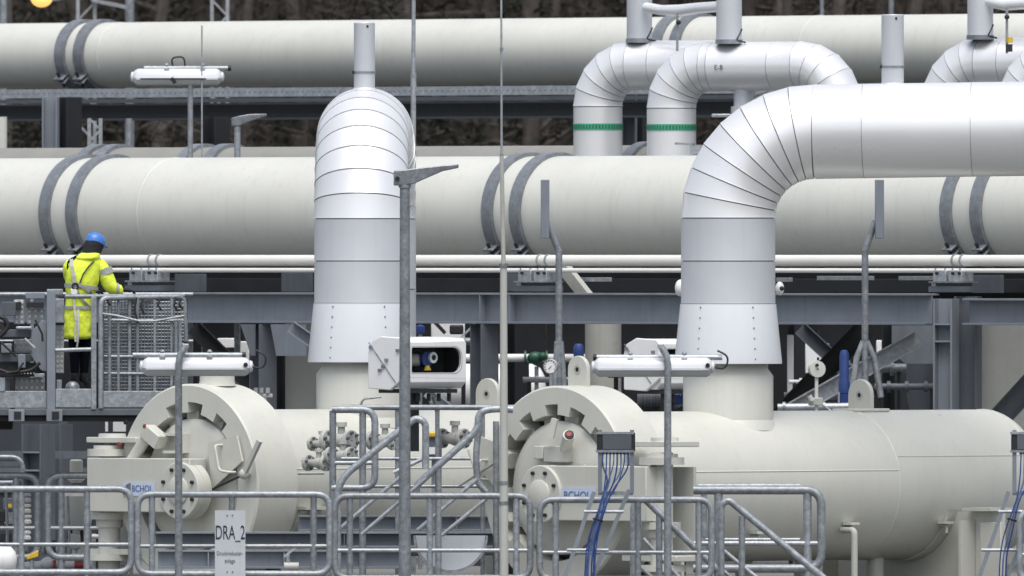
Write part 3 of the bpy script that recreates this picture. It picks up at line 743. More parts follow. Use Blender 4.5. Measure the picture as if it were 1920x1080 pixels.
# white posts standing on the loops
posts = []
for (px, Y, i, lb) in ((1199, 24.6, 0, 'white round post on the leftmost pipe loop'), (1367, 22.9, 1, 'white round post on the second pipe loop'), (1838, 19.9, 2, 'white round post on the loop behind the right run')):
    z0 = LPs[i][2] - .03; T = thing('loop_post', lb, 'post', V((W(px, 0, Y).x, Y, z0))); c = W(px, 0, Y)
    obj('tube', M().lathe(V((c.x, c.y, 0)), UP, [(z0 + .06, .172), (9.4, .172), (9.4, .005)], 36), CLAD2, T)
    obj('base_ring', M().lathe(V((c.x, c.y, 0)), UP, [(z0, .16), (z0, .185), (z0 + .06, .185), (z0 + .06, .16)], 36), GALV, T)
    obj('latch', M().tube([V((c.x + .17, c.y - .05, z0 + .2)), V((c.x + .10, c.y - .15, z0 + .05)), V((c.x + .22, c.y - .1, z0 + .02))], .014, 6), DARK, T)
    posts.append((c, z0))
tag(obj('link_pipe', M().tube([W(1212, 14, 24.4), W(1240, 19, 24.1), W(1275, 20, 23.8), W(1310, 15, 23.4), W(1352, 12, 23.0)], [.07, .07, .085, .075, .075], 14), CLAD), 'white crosswise pipe linking the two loop posts', 'pipe')
tag(obj('link_pipe', M().tube([W(1852, 2, 19.8), W(1885, 9, 19.6), W(1960, 4, 19.2)], .08, 14), CLAD), 'white crosswise pipe at the top right corner', 'pipe')
T = thing('sample_line', 'thin grey sample line hanging from the link pipe between the loop posts', 'line', W(1270, 95, 23.7))
obj('tube', M().cyl(W(1270, 96, 23.7), W(1270, 24, 23.7), .018, 8), GALVL, T); obj('clip', M().sph(W(1272, 42, 23.65), .035, 8, 6), DARK, T)
T = thing('sample_line', 'thin grey sample line with yellow cap at the top right edge', 'line', W(1888, 100, 19.3))
obj('tube', M().cyl(W(1888, 100, 19.3), W(1888, 14, 19.3), .018, 8), GALV, T); obj('yellow_cap', M().cyl(W(1893, 80, 19.25), W(1893, 70, 19.25), .045, 12), YEL, T)
obj('clip', M().sph(W(1888, 32, 19.25), .035, 8, 6), DARK, T); obj('valve_body', M().box(W(1892, 90, 19.25), (.09, .09, .10)), DARK, T)
tag(obj('small_upright', M().lathe(W(1394, 330, 23), UP, [(0, .15), (zc(218, 23) - zc(330, 23), .15), (zc(217, 23) - zc(330, 23), .17), (zc(200, 23) - zc(330, 23), .17), (zc(199, 23) - zc(330, 23), .13), (zc(160, 23) - zc(330, 23), .13), (zc(160, 23) - zc(330, 23), .005)], 28), CLAD2), 'short white upright pipe under the second loop', 'pipe')
T = thing('small_lamp', 'small grey lamp head in the gap under the second loop', 'lamp', W(1345, 240, 27))
obj('arm', M().tube(fillet([W(1380, 300, 27), W(1375, 215, 27), W(1340, 218, 27)], .1), .025, 8), GALVL, T)
obj('head', M().box(W(1352, 217, 27), (.26, .16, .05)), GALVL, T, .01)
T = thing('valve_bracket', 'small clutter of brackets at the foot of the second loop', 'bracket', W(1300, 292, 21.5))
obj('bar', M().bar(W(1265, 269, 21.5), W(1302, 271, 21.5), .03, .03), GALV, T); obj('plate', M().box(W(1303, 280, 21.5), (.14, .08, .12)), GALVL, T); obj('arm', M().bar(W(1300, 270, 21.5), W(1318, 292, 21.5), .03, .04), GALV, T)

# ------------------------------------------------------------------ lamp post, rods and light masts
T = thing('lamp_post', 'tall grey lamp post with slanting lamp head in front of the left riser', 'lamp post', V((W(759, 0, -8).x, -8, 0)))
obj('pole', M().tube([V((W(759, 0, -8).x, -8, 0)), W(759, 346, -8)], [.075, .060], 20), GALV, T)
hd = M()
secs = [(738, 320, 348, .07), (752, 319, 348, .085), (775, 316, 345, .10), (800, 313, 334, .10), (830, 310, 321, .08), (860, 308, 315, .05)]
rings = []
for (px, y0, y1, d) in secs:
    a, b = W(px, y0, -8), W(px, y1, -8); h = d
    rings.append([a + YY * -h, a + YY * h, b + YY * h * .8, b - YY * h * .8])
obj('lamp_head', hd.loft(rings), GALV, T, .012)
obj('socket', M().cyl(W(759, 352, -8), W(759, 342, -8), .075, 16), GALV, T)
obj('screw', M().cyl(W(745, 335, -8.06), W(745, 335, -8.10), .03, 10), DARK, T)

T = thing('lightning_rod', 'very tall tapering lightning rod standing right of the lamp post', 'rod', V((W(945, 0, -10).x, -10, 0)))
bx_ = W(945, 0, -10).x; tx_ = W(940.5, 0, -10).x
obj('lower_tube', M().tube([V((bx_, -10, 0)), V((bx_ - .005, -10, zc(498, -10)))], [.055, .042], 16), CREAM_G, T)
obj('middle_tube', M().tube([V((bx_ - .005, -10, zc(500, -10))), V((tx_, -10, zc(292, -10)))], [.028, .026], 14), CREAM_G, T)
obj('upper_rod', M().tube([V((tx_, -10, zc(294, -10))), V((tx_ - .005, -10, zc(-80, -10)))], [.015, .012], 10), GALVL, T)
for py in (497, 292, 92, 905, 943): obj('joint', M().cyl(V((tx_ + (.0 if py < 400 else .025), -10, zc(py + 3, -10))), V((tx_ + (.0 if py < 400 else .025), -10, zc(py - 3, -10))), .022 if py < 400 else .058, 12), GALV, T)
T = thing('lightning_rod', 'slim lightning rod rising behind the left riser bend', 'rod', V((W(775, 0, 9.5).x, 9.5, 0)))
obj('lower_tube', M().tube([V((W(775, 0, 9.5).x, 9.5, 0)), W(775, 160, 9.5)], .034, 12), GALVL, T)
obj('upper_rod', M().tube([W(775, 160, 9.5), W(776, -80, 9.5)], .026, 12), GALVL, T)
obj('joint', M().cyl(W(775, 165, 9.5), W(775, 137, 9.5), .038, 12), GALVL, T)
tag(obj('thin_rod', M().tube([W(379, 1090, 27.4), W(378.5, 48, 27.4)], .011, 8), GALVL), 'thin rod standing beside the upper tube lamp', 'rod')

def light_mast(label, ppx, Y, apx, py_arm0, py_arm1, panel_px, legs=None, pybase=760):
    T = thing('light_mast', label, 'light mast', W(ppx, pybase, Y))
    obj('pole', M().tube([W(ppx, pybase, Y), W(ppx, py_arm0, Y)], .045, 14), GALV, T)
    obj('arm', M().tube([W(ppx, py_arm0 + 3, Y), W(apx, py_arm1, Y - .05)], .042, 14), GALV, T)
    obj('elbow', M().sph(W(ppx, py_arm0 + 2, Y), .046, 12, 8), GALV, T)
    obj('light_panel', M().box(W(panel_px, 392, Y - .03), (16.5 / S(Y), .42, 110 / S(Y))), STEELL, T, .008)
    if legs:
        for (x, y) in legs: obj('leg', M().tube([W(ppx + (3 if x > ppx else -3), 640, Y), W(ppx + (x - ppx) * .55, 670, Y), W(x, y, Y)], .042, 10), GALV, T)
    return T
light_mast('grey light mast with upright flat panel, bent left, right of the lightning rod', 1048, 10, 1022, 470, 408, 1022, [(1040, 735), (1058, 735)], 735)
light_mast('grey light mast with upright flat panel, bent right, beside the right riser', 1622, 10, 1641, 470, 414, 1649, [(1594, 775), (1652, 745)], 745)

# tube lamps
def tube_lamp(name, label, Y, x0, x1, yc, r, pole=None, rail=None, flip=1, cable=True, style=0):
    T = thing(name, label, 'lamp', W((x0 + x1) / 2, yc, Y) - UP * r)
    a, b = W(x0, yc, Y), W(x1, yc, Y); L = (b - a).length; ax = XX
    # housing: upper white trough and lower milky cover
    prof = [(0, r * .45), (.03, r * .8), (.07, r), (L - .07, r), (L - .03, r * .8), (L, r * .45)]
    obj('housing', M().lathe(a, ax, prof, 5, R_(-12), R_(192), YY if True else None), LAMPW, T)
    obj('diffuser', M().lathe(a + V((0, 0, -.004)), ax, [(t, q_ * .97) for t, q_ in prof], 4, R_(190), R_(350), YY), PLAST, T)
    obj('edge_strip', M().box((a + b) / 2 - YY * (r * .985) - UP * (r * .22), (L - .1, .02, .025)), LAMPW, T)
    for (c, s) in ((a, 1), (b, -1)): obj('end_cap', M().lathe(c + XX * (s * .01), XX * -s, [(0, r * .62), (.03, r * .55), (.045, .01)], 20), LAMPW, T)
    if rail:
        ra, rb_ = W(rail[0], rail[2], Y), W(rail[1], rail[2], Y)
        obj('rail', M().tube([ra, rb_], .034, 12), GALVL, T)
        obj('rail_cap', M().cyl(rb_ - XX * .005 if flip > 0 else ra + XX * .005, rb_ + XX * .04 if flip > 0 else ra - XX * .04, .04, 10), BLACK, T)
        for f in (.27, .70):
            c = ra + (rb_ - ra) * f; obj('rail_clip', M().box(c - YY * .05 - UP * .07, (.07, .05, .13)), GALV, T, .008)
            obj('clip_knob', M().sph(c + UP * .04, .032, 8, 6), GALV, T)
    if pole:
        px, top, bot = pole
        pts = fillet([W(px, bot, Y), W(px, top + 40, Y), W(px + 12 * flip, top, Y)], .3)
        obj('pole', M().tube([W(px, bot, Y - .1), W(px, top + 30, Y - .13), W(px + 3 * flip, top + 14, Y - .14), W(px + 11 * flip, top, Y - .12)], [.048, .044, .044, .044], 14), GALV, T)
        obj('pole_cap', M().box(W(px + 13 * flip, top - 3, Y - .12), (.08, .08, .06)), GALVL, T, .01)
    e = b; s = 1
    if cable:
        obj('cable', M().tube(fillet([e + V((0, -.05, .0)), e + V((.16 * s, -.05, -.03)), e + V((.20 * s, -.05, .13)), e + V((.06 * s, -.03, .2))], .09), .012, 8), BLACK, T)
        obj('gland', M().cyl(e + V((-.06 * s, -r * .6, .02)), e + V((-.06 * s, -r * .6 - .07, .02)), .028, 10), BLACK, T)
    return T
tube_lamp('tube_lamp', 'white tube lamp on a pole in front of the left drum', -6.5, 266, 470, 687, .118, (335, 652, 1120), (249, 455, 666), 1)
tube_lamp('tube_lamp', 'white tube lamp on a pole between the right drum and right riser', -6.8, 1113, 1336, 688, .122, (1252, 652, 1120), (1118, 1354, 670), -1)
Tl = tube_lamp('tube_lamp', 'white tube lamp on a short pole over the top pipe at upper left', 27.5, 249, 416, 144, .118, None, (270, 428, 128), 1, False)
obj('lamp_slot', M().box(W(325, 148, 27.5) - YY * .12, (.9, .02, .018)), INK, Tl); obj('strap', M().bar(W(321, 146, 27.33), W(329, 156, 27.33), .02, .05), BLACK, Tl)
obj('pole', M().tube([W(357, 1090, 27.5), W(357, 158, 27.5)], .036, 12), GALVL, Tl)
obj('cable', M().tube(fillet([W(326, 130, 27.5), W(320, 108, 27.5), W(345, 106, 27.5), W(347, 124, 27.5)], .08), .012, 8), BLACK, Tl)
T = thing('street_lamp', 'small grey street lamp seen against the gap under the top pipe', 'lamp post', W(445, 1085, 27))
obj('pole', M().tube([W(445, 1085, 27), W(445, 236, 27)], .043, 12), GALV, T)
rings = []
for (px, y0, y1, d) in ((434, 221, 237, .05), (450, 217, 236, .07), (468, 214, 228, .07), (500, 213, 218, .04)):
    a, b = W(px, y0, 27), W(px, y1, 27); rings.append([a - YY * d, a + YY * d, b + YY * d * .8, b - YY * d * .8])
obj('lamp_head', M().loft(rings), GALV, T, .01)

# ------------------------------------------------------------------ white actuator boxes
def actuator_box(label, corner):
    """corner: bottom near corner (the edge between the end face and the windowed side)"""
    T = thing('actuator_box', label, 'enclosure', corner)
    L, Wd, H = 1.12, .64, .60
    u, v = -PD, DD     # u: along the end face (to the left), v: along the windowed side
    prof = [(0, .08), (.0, .52), (.05, .58), (.42, .60), (.60, .52), (.64, .40), (.64, -.06), (.24, -.08)]
    obj('end_cover', M().prism(prof, corner, u, UP, v, .05), WHITE, T, .012)
    # body with a window opening on the camera side: four frame pieces + back
    x0, x1, z0, z1 = .16, 1.04, .14, .46
    body = M()
    prof2 = [(.02, .09), (.02, .52), (.06, .57), (.42, .59), (.62, .51), (.63, .40), (.63, .0), (.3, .0)]
    obj('top', M().prism([(.02, z1 + .05), (.02, .52), (.06, .57), (.42, .59), (.62, .51), (.62, .47)], corner + v * .05, u, UP, v, L - .05), WHITE, T, .01)
    obj('back', M().box(corner + u * .60 + v * (L / 2 + .03) + UP * .24, (.03, L - .06, .46), (u, v, UP)), WHITE, T)
    obj('floor', M().prism([(.02, .02), (.02, .09), (.60, .09), (.60, -.02), (.1, -.06)], corner + v * .05, u, UP, v, L - .05), WHITE, T, .008)
    obj('end_wall', M().box(corner + u * .33 + v * (L - .02) + UP * .30, (.60, .035, .44), (u, v, UP)), WHITE, T)
    # window panel with a rounded opening
    k = 8; ro = .13; hole = []
    cx0, cx1, cz0, cz1 = x0, x1, z0, z1
    for (cx, cz, a0) in ((cx1 - ro, cz1 - ro, 0), (cx0 + ro * .2, cz1 - ro * .2, 90), (cx0 + ro * .2, cz0 + ro * .2, 180), (cx1 - ro, cz0 + ro, 270)):
        rr_ = ro if cx > .5 else ro * .2
        for i in range(k + 1):
            a = R_(a0 + 90 * i / k); hole.append((cx + rr_ * math.cos(a), cz + rr_ * math.sin(a)))
    outer = []
    for (x, z) in hole:
        ox = L if x > (x0 + x1) / 2 else .05; 
        dx, dz = x - (x0 + x1) / 2, z - (z0 + z1) / 2
        sx = (L - (x0 + x1) / 2) / abs(dx) if dx > 0 else ((x0 + x1) / 2 - .05) / max(abs(dx), 1e-6); sz = (.235) / max(abs(dz), 1e-6)
        s_ = min(sx, sz); outer.append(((x0 + x1) / 2 + dx * s_, (z0 + z1) / 2 + dz * s_))
    m = M(); n = len(hole)
    def pt(x, z, d): return corner + v * x + UP * z + u * (.018 + d)
    m.add([pt(*h, 0) for h in hole] + [pt(*o_, 0) for o_ in outer], [(i, (i + 1) % n, n + (i + 1) % n, n + i) for i in range(n)])
    m.add([pt(*h, 0) for h in hole] + [pt(*h, .05) for h in hole], [(i, (i + 1) % n, n + (i + 1) % n, n + i) for i in range(n)])
    obj('window_frame', m, WHITE, T)
    gs = M(); gs.add([pt(x, z, -.002) for x, z in [((x0 + x1) / 2 + (a - (x0 + x1) / 2) * 1.035, (z0 + z1) / 2 + (b_ - (z0 + z1) / 2) * 1.08) for a, b_ in hole]] + [pt(*h, .004) for h in hole], [(i, (i + 1) % n, n + (i + 1) % n, n + i) for i in range(n)])
    obj('window_gasket', gs, BLACK, T)
    obj('window_pane', M().add([pt(*h, .012) for h in hole], [tuple(range(n))]), GLASSM, T)
    obj('inner_wall', M().box(corner + u * .45 + v * .58 + UP * .30, (.02, .98, .40), (u, v, UP)), DARK, T)
    obj('inner_end_wall', M().box(corner + u * .30 + v * (L - .06) + UP * .30, (.5, .02, .40), (u, v, UP)), DARK, T); obj('inner_floor', M().box(corner + u * .30 + v * .58 + UP * .105, (.5, .98, .012), (u, v, UP)), DARK, T)
    ac = obj('actuator', M().cyl(corner + u * .16 + v * .55 + UP * .31, corner + u * .34 + v * .55 + UP * .31, .095, 20), BLUE, T)
    obj('dial', M().cyl(corner + u * .12 + v * .63 + UP * .33, corner + u * .2 + v * .63 + UP * .33, .07, 20), WHITE, ac); obj('dial_face', M().cyl(corner + u * .112 + v * .63 + UP * .33, corner + u * .12 + v * .63 + UP * .33, .035, 16), BLACK, ac)
    obj('motor', M().cyl(corner + u * .3 + v * .30 + UP * .30, corner + u * .3 + v * .52 + UP * .30, .08, 16), CREAM_G, T)
    obj('yellow_knob', M().cyl(corner + u * .16 + v * .55 + UP * .17, corner + u * .16 + v * .55 + UP * .23, .055, 12, .03), YEL, T)
    for (a, z) in ((.10, .42), (.30, .30), (.36, .22), (.42, .17), (.58, .46)):
        obj('latch', M().box(corner + u * a + UP * z - v * .012, (.05, .02, .04), (u, v, UP)), GALV, T)
    obj('hasp', M().bar(corner + u * .62 + UP * .52 - v * .006, corner + u * .14 + UP * .02 - v * .006, .008, .012), GALV, T)
    obj('stand', M().box(corner + u * .35 + v * .5 - UP * .45, (.12, .12, .8), (u, v, UP)), DARK, T)
    ht = obj('underside_rack', M().box(corner + u * .3 + v * .55 - UP * .09, (.5, .9, .05), (u, v, UP)), DARK, T)
    for i in range(5): obj('gland', M().cyl(corner + u * .12 + v * (.2 + .18 * i) - UP * .12, corner + u * .12 + v * (.2 + .18 * i) - UP * .22, .025, 8), DARK, T)
    return T
ab = actuator_box('white actuator box with rounded window beside the left riser', W(757, 720, 1.4))
ab2 = copy_tree(ab); ab2.location = W(1236, 722, 6.5); ab2['label'] = 'white actuator box behind the tube lamp, left of the right riser'

# ------------------------------------------------------------------ process vessels, gauges and valves behind
def upright(name, label, px, Y, r, py0, py1, mtl=CREAM_G, prof=None):
    b, t = W(px, py1, Y), W(px, py0, Y); H = t.z - b.z
    o = obj(name, M().lathe(b, UP, prof(H) if prof else [(0, r), (H, r), (H, .01)], 40), mtl); return tag(o, label, 'vessel' if r > .3 else 'pipe')
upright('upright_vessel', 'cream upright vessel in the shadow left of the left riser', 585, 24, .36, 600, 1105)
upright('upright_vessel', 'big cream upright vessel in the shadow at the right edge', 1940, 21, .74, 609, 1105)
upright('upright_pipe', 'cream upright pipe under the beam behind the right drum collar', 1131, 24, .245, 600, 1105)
upright('upright_pipe', 'dark reducer pipe left of the double column at right', 1728, 22, .2, 668, 1105, STEEL, lambda H: [(0, .12), (H * .70, .12), (H * .84, .205), (H, .205), (H, .01)])
def lying_tank(label, px0, px1, py, Y, r, mtl=WHITE, cat='tank'):
    a, b = W(px0, py, Y), W(px1, py, Y); L = (b - a).length; T = thing('lying_tank', label, cat, (a + b) / 2 - UP * r)
    prof = [(0, .01), (.02, r * .5), (.08, r * .82), (.2, r), (L - .2, r), (L - .08, r * .82), (L - .02, r * .5), (L, .01)]
    obj('shell', M().lathe(a, XX, prof, 40), mtl, T)
    for f in (.3, .7): obj('band', M().lathe(a + XX * (L * f), XX, [(-.02, r), (-.02, r + .006), (.02, r + .006), (.02, r)], 40), mtl, T)
    for f in (.25, .75): obj('support_leg', M().box((a + (b - a) * f) - UP * (r * .5 + (a.z - .1) / 2), (.1, .3, a.z - .1 - r * .4)), STEEL, T)
    return T
TK = lying_tank('white lying tank behind the columns, between actuator box and right drum', 800, 1024, 728, 33, .34)
obj('green_label', M().box(W(888, 719, 32.6), (.08, .01, .035)), GREEN, TK)
lying_tank('small white tank piece showing at the left under the handrails', -70, 32, 1050, 3, .21)
def gauge(label, px, py, Y, r, pybase, face=XX):
    T = thing('pressure_gauge', label, 'gauge', W(px, pybase, Y)); c = W(px, py, Y); d = V((-.35, -1, 0)).normalized()
    obj('case', M().lathe(c + d * .0, d, [(-.05, .01), (-.05, r * .95), (.03, r), (.035, r * .9)], 32), GALVL, T)
    obj('dial', M().lathe(c, d, [(.026, .001), (.026, r * .9)], 32), WHITE, T)
    obj('needle', M().bar(c + d * .03 - V((.02, 0, .03)), c + d * .03 + V((.05, 0, .03)), .006, .008), BLACK, T)
    for k in range(10):
        a = R_(-30 + k * 27); e = V((d.y * -1, d.x, 0)) * math.cos(a) + UP * math.sin(a); obj('tick', M().bar(c + d * .029 + e * r * .68, c + d * .029 + e * r * .82, .004, .01), BLACK, T)
    obj('stem', M().cyl(c - UP * r, W(px, pybase, Y), .022, 10), GALVL, T); obj('valve_block', M().box(W(px, py + (pybase - py) * .7, Y), (.09, .07, .07)), GALVL, T)
    return T
gauge('round pressure gauge left of the lifting lug on the right drum', 1033, 687, 6, .095, 760)
T = thing('pressure_transmitter', 'round white transmitter head on a thin stem left of the blue actuator', 'transmitter', W(1531, 775, 6)); c = W(1531, 692, 6)
obj('head', M().lathe(c, V((.35, -1, 0)), [(-.10, .01), (-.10, .085), (-.02, .10), (.05, .105), (.055, .01)], 28), CREAM, T); obj('plug', M().cyl(c + V((.0, -.06, .05)), c + V((.01, -.09, .05)), .02, 10), BLACK, T); obj('cap', M().box(c + V((.02, 0, .13)), (.03, .05, .04)), BLACK, T)
obj('stem', M().cyl(c - UP * .1, W(1531, 775, 6), .024, 10), CREAM, T); obj('manifold', M().box(W(1529, 753, 6), (.18, .12, .10)), CREAM_G, T, .01); obj('valve', M().cyl(W(1517, 742, 5.9), W(1522, 752, 5.9), .035, 10), CREAM_G, T)
obj('impulse_tube', M().tube([W(1560, 772, 6), W(1540, 757, 6), W(1531, 750, 6)], .012, 8), GALVL, T)
T = thing('blue_actuator', 'tall blue actuator beside the right light mast', 'actuator', W(1583, 772, 11))
obj('cylinder', M().lathe(W(1583, 740, 11), UP, [(0, .05), (.02, .075), (.16, .075), (.2, .062), (.52, .062), (.57, .045), (.58, .01)], 28), BLUE, T); obj('base', M().cyl(W(1583, 768, 11), W(1583, 738, 11), .085, 20), BLUE, T)
obj('flange', M().cyl(W(1583, 760, 11), W(1583, 756, 11), .13, 20), BLUE, T)
for k in (-1, 1): obj('tie_rod', M().cyl(W(1583 + 10 * k, 760, 10.95), W(1583 + 10 * k, 735, 10.95), .014, 8), GALVL, T)
T = thing('blue_motor', 'blue motor peeping over the lifting lug of the right drum', 'motor', W(1084, 690, 14)); obj('body', M().lathe(W(1085, 668, 14), UP, [(-.05, .01), (-.05, .05), (0, .068), (.12, .068), (.16, .05), (.165, .01)], 24), BLUE, T); obj('stem', M().bar(W(1079, 700, 14), W(1085, 666, 14), .06, .05), BLUE, T)
T = thing('blue_motor', 'small blue motor just under the beam right of the left riser', 'motor', W(788, 640, 14)); obj('body', M().lathe(W(788, 626, 14), UP, [(0, .01), (0, .05), (.02, .06), (.1, .06), (.12, .01)], 20), BLUE, T); obj('stem', M().cyl(W(788, 645, 14), W(788, 624, 14), .03, 10), GALV, T)
T = thing('green_valve', 'green ball valve on the white line behind the right drum', 'valve', W(1006, 690, 26)); obj('body', M().sph(W(1004, 671, 26), .085, 16, 10, (1.3, .9, 1)), GREEN, T); obj('cap', M().sph(W(1018, 668, 25.9), .055, 12, 8), GREEN, T)
for k in (985, 1025): obj('flange', M().cyl(W(k - 2, 671, 26), W(k + 2, 671, 26), .10, 18), GREEN, T)
tag(obj('white_line', M().tube([W(860, 671, 26.1), W(1100, 671, 26.1)], .055, 14), WHITE), 'white pipe line carrying the green ball valve', 'pipe')
T = thing('white_valve', 'white valve with red wheel right of the actuator box', 'valve', W(892, 690, 24)); obj('body', M().sph(W(892, 668, 24), .085, 16, 10), WHITE, T); obj('red_wheel', M().lathe(W(892, 655, 24), UP, [(0, .05), (.012, .062), (.024, .05)], 18), RED, T)
for k in (884, 900): obj('flange', M().cyl(W(k - 2, 668, 24), W(k + 2, 668, 24), .11, 18), WHITE, T)
T = thing('white_cabinet', 'white cabinet panel with dark port just under the beam', 'cabinet', W(842, 640, 27)); obj('case', M().box(W(840, 622, 27), (.46, .3, .34)), WHITE, T, .02); obj('port', M().box(W(856, 618, 26.5), (.19, .05, .13)), DARK, T, .03); obj('strut', M().bar(W(865, 632, 26.4), W(890, 608, 26.4), .03, .03), GALVL, T)
obj('duct_arm', M().bar(W(815, 604, 26.4), W(835, 625, 26.4), .03, .05), DARK, T)
for (px, py0, py1, wd, Y, lb) in ((925, 648, 700, 10, 35, 'white panel glimpsed right of the column under the beam'), (1532, 644, 700, 44, 36, 'white panel glimpsed behind the black brace at right'), (1653, 638, 662, 20, 35, 'small white panel glimpsed above the channel brace'), (1482, 628, 760, 12, 24, 'white ladder-like duct right of the right riser skirt'), (428, 634, 652, 40, 30, 'white cabinet glimpsed right of the aerial basket'), (456, 640, 690, 24, 28, 'pale door panel left of the gusset column')):
    s_ = S(Y); o = obj('equipment_casing', M().box(W(px, (py0 + py1) / 2, Y), (wd / s_, .3, (py1 - py0) / s_)), WHITE, None, .01); tag(o, lb, 'panel')
T = thing('pipe_header', 'grey pipe line running behind the drum between right riser and blue actuator', 'pipe', W(1530, 772, 6.6)); obj('line', M().tube([W(1458, 764, 6.6), W(1620, 762, 6.6)], .05, 14), GALVL, T)
for k in (1470, 1545, 1605): obj('clamp', M().lathe(W(k, 763, 6.6), XX, [(-.02, .05), (-.02, .065), (.02, .065), (.02, .05)], 16), GALV, T)
T = thing('signal_head', 'white round detector head at the left side of the right riser', 'detector', W(1272, 540, 4)); obj('head', M().sph(W(1276, 540, 3), .09, 16, 10, (.8, 1, 1.2)), WHITE, T)
T = thing('signal_head', 'white round detector head at the right side of the right riser', 'detector', W(1464, 541, 3)); obj('head', M().sph(W(1462, 541, 2.2), .07, 16, 10, (.8, 1, 1.25)), WHITE, T); obj('mark', M().sph(W(1466, 541, 1.98), .03, 8, 6), BLACK, T)

# ------------------------------------------------------------------ handrails and stairs
def rail_panel(label, Y, x0, x1, ytop, ymid, ybot, posts, r=.042, rl=True, rr=True, mid2=(), Y1=None, base=1112, rad=.17, post_tops=None, name='handrail'):
    """tubular guard rail: rounded frame, mid rails, posts that stand on the ground"""
    Y1 = Y if Y1 is None else Y1
    def q(px, py):
        f = (px - x0) / (x1 - x0); return W(px, py, Y + (Y1 - Y) * f)
    T = thing(name, label, 'handrail', q((x0 + x1) / 2, base))
    pts = []
    if rl: pts += [q(x0, ybot), q(x0, ytop)]
    else: pts += [q(x0, ytop)]
    if rr: pts += [q(x1, ytop), q(x1, ybot)]
    else: pts += [q(x1, ytop)]
    if rl and rr: pts = [q((x0 + x1) / 2, ybot)] + pts + [q((x0 + x1) / 2, ybot)]
    elif rr: pts = pts + [q(x0, ybot)]
    elif rl: pts = [q(x1, ybot)] + pts
    obj('frame', M().tube(fillet(pts, rad), r, 14), GALV, T)
    for ym in ([ymid] if ymid else []) + list(mid2):
        obj('mid_rail', M().tube([q(x0, ym), q(x1, ym)], r * .62, 10), GALVL, T)
    for i, px in enumerate(posts):
        yt = ytop if not post_tops else post_tops[i]
        b = q(px, base); b.z = max(b.z, .1) if base > 1000 else b.z
        obj('post', M().tube([b + YY * .01, q(px, yt + 2) + YY * .01], r * .95, 12), GALV, T)
        if base > 1000: obj('foot_plate', M().box(b + UP * .01, (.16, .16, .02)), GALV, T)
    return T
rail_panel('galvanised handrail panel in the lower left corner, front row', -6, -120, 246, 917, 1021, 1073, (40, 163), rl=False)
rail_panel('galvanised handrail panel in front of the left drum, carrying the sign', -6, 258, 618, 927, 1024, 1076, (285, 435, 588))
rail_panel('galvanised handrail panel under the lamp post, front row', -6, 628, 994, 930, 1032, 1084, (656, 806, 968))
rail_panel('galvanised handrail panel in front of the right drum door', -6, 1012, 1334, 937, 1036, 1086, (1042, 1196, 1310))
rail_panel('rear galvanised handrail at the far left with rounded right end', 7, -60, 71, 892, 990, 1045, (30,), rl=False, base=1095, r=.046)
rail_panel('rear galvanised handrail left of the hinge post of the left drum', 7, 90, 235, 892, 990, 1045, (115, 200), rr=False, base=1095, r=.046)
rail_panel('rounded rail of the cabinet ladder at the far left edge', 12, -40, 43, 857, None, 905, (), rl=False, base=905, r=.03)
# stair platform between the drums
rail_panel('platform handrail with rounded corner left of the lamp post', -1.5, 622, 703, 768, 868, 915, (624, 680), rl=False, r=.045, base=1105)
T = thing('platform_rail', 'long straight platform rails crossing the left drum barrel', 'handrail', W(800, 765, .6))
for py, r in ((764, .036), (860, .022), (912, .022)): obj('rail', M().tube([W(640, py, .6), W(1010, py, .6)], r, 10), GALV, T)
for px in (745, 820, 905): obj('post', M().tube([W(px, 1105, .62), W(px, 764, .62)], .03, 10), GALV, T)
def stair_rail(label, Y, pts, r, mids=(), posts=(), rad=.3, name='stair_rail'):
    T = thing(name, label, 'handrail', W(pts[0][0], 1105, Y))
    obj('handrail_tube', M().tube(fillet([W(a, b, Y) for a, b in pts], rad), r, 14), GALV, T)
    for (a, b) in mids: obj('mid_rail', M().tube([W(*a, Y + .02), W(*b, Y + .02)], r * .6, 10), GALVL, T)
    for (px, yt) in posts: obj('post', M().tube([W(px, 1108, Y + .01), W(px, yt, Y + .01)], r * .9, 12), GALV, T)
    return T
stair_rail('sloping stair handrail left of the lamp post with curved upper end', -2.5, [(633, 1100), (633, 902), (780, 783), (798, 792), (798, 880)], .045, [((634, 994), (752, 893)), ((678, 1002), (800, 896)), ((738, 886), (798, 858))], (), .22)
stair_rail('sloping stair handrail right of the lamp post with curved upper end', -2.2, [(781, 930), (781, 910), (896, 806), (897, 772), (928, 766), (962, 768)], .045, [((783, 994), (895, 898)), ((828, 1004), (912, 935))], ((822, 870),), .2)
stair_rail('curved grab rail at the head of the stairs beside the right drum', -1.6, [(898, 800), (892, 850), (895, 905), (912, 922)], .042, (), ((930, 790),), .25)
stair_rail('sloping stair handrail under the right tube lamp', -5, [(1188, 1100), (1188, 945), (1205, 932), (1345, 1068)], .045, [((1206, 1010), (1290, 1100)), ((1200, 1062), (1240, 1100))], ((1236, 965),), .14)
stair_rail('sloping stair handrail on the platform in front of the right barrel', -5.6, [(1352, 1100), (1352, 946), (1366, 937), (1552, 1090)], .045, [((1354, 1030), (1440, 1100)), ((1352, 1066), (1390, 1100))], ((1391, 968),), .14)
rail_panel('platform handrail with rounded corner in front of the right barrel', -4.6, 1300, 1540, 919, 1019, 1066, (1347, 1514), rl=False, r=.055, base=1112, rad=.2)
rail_panel('rear platform handrail just behind the one before the right barrel', -3.4, 1310, 1500, 912, 1012, 1060, (1320,), rl=False, rr=False, r=.04, base=1112)
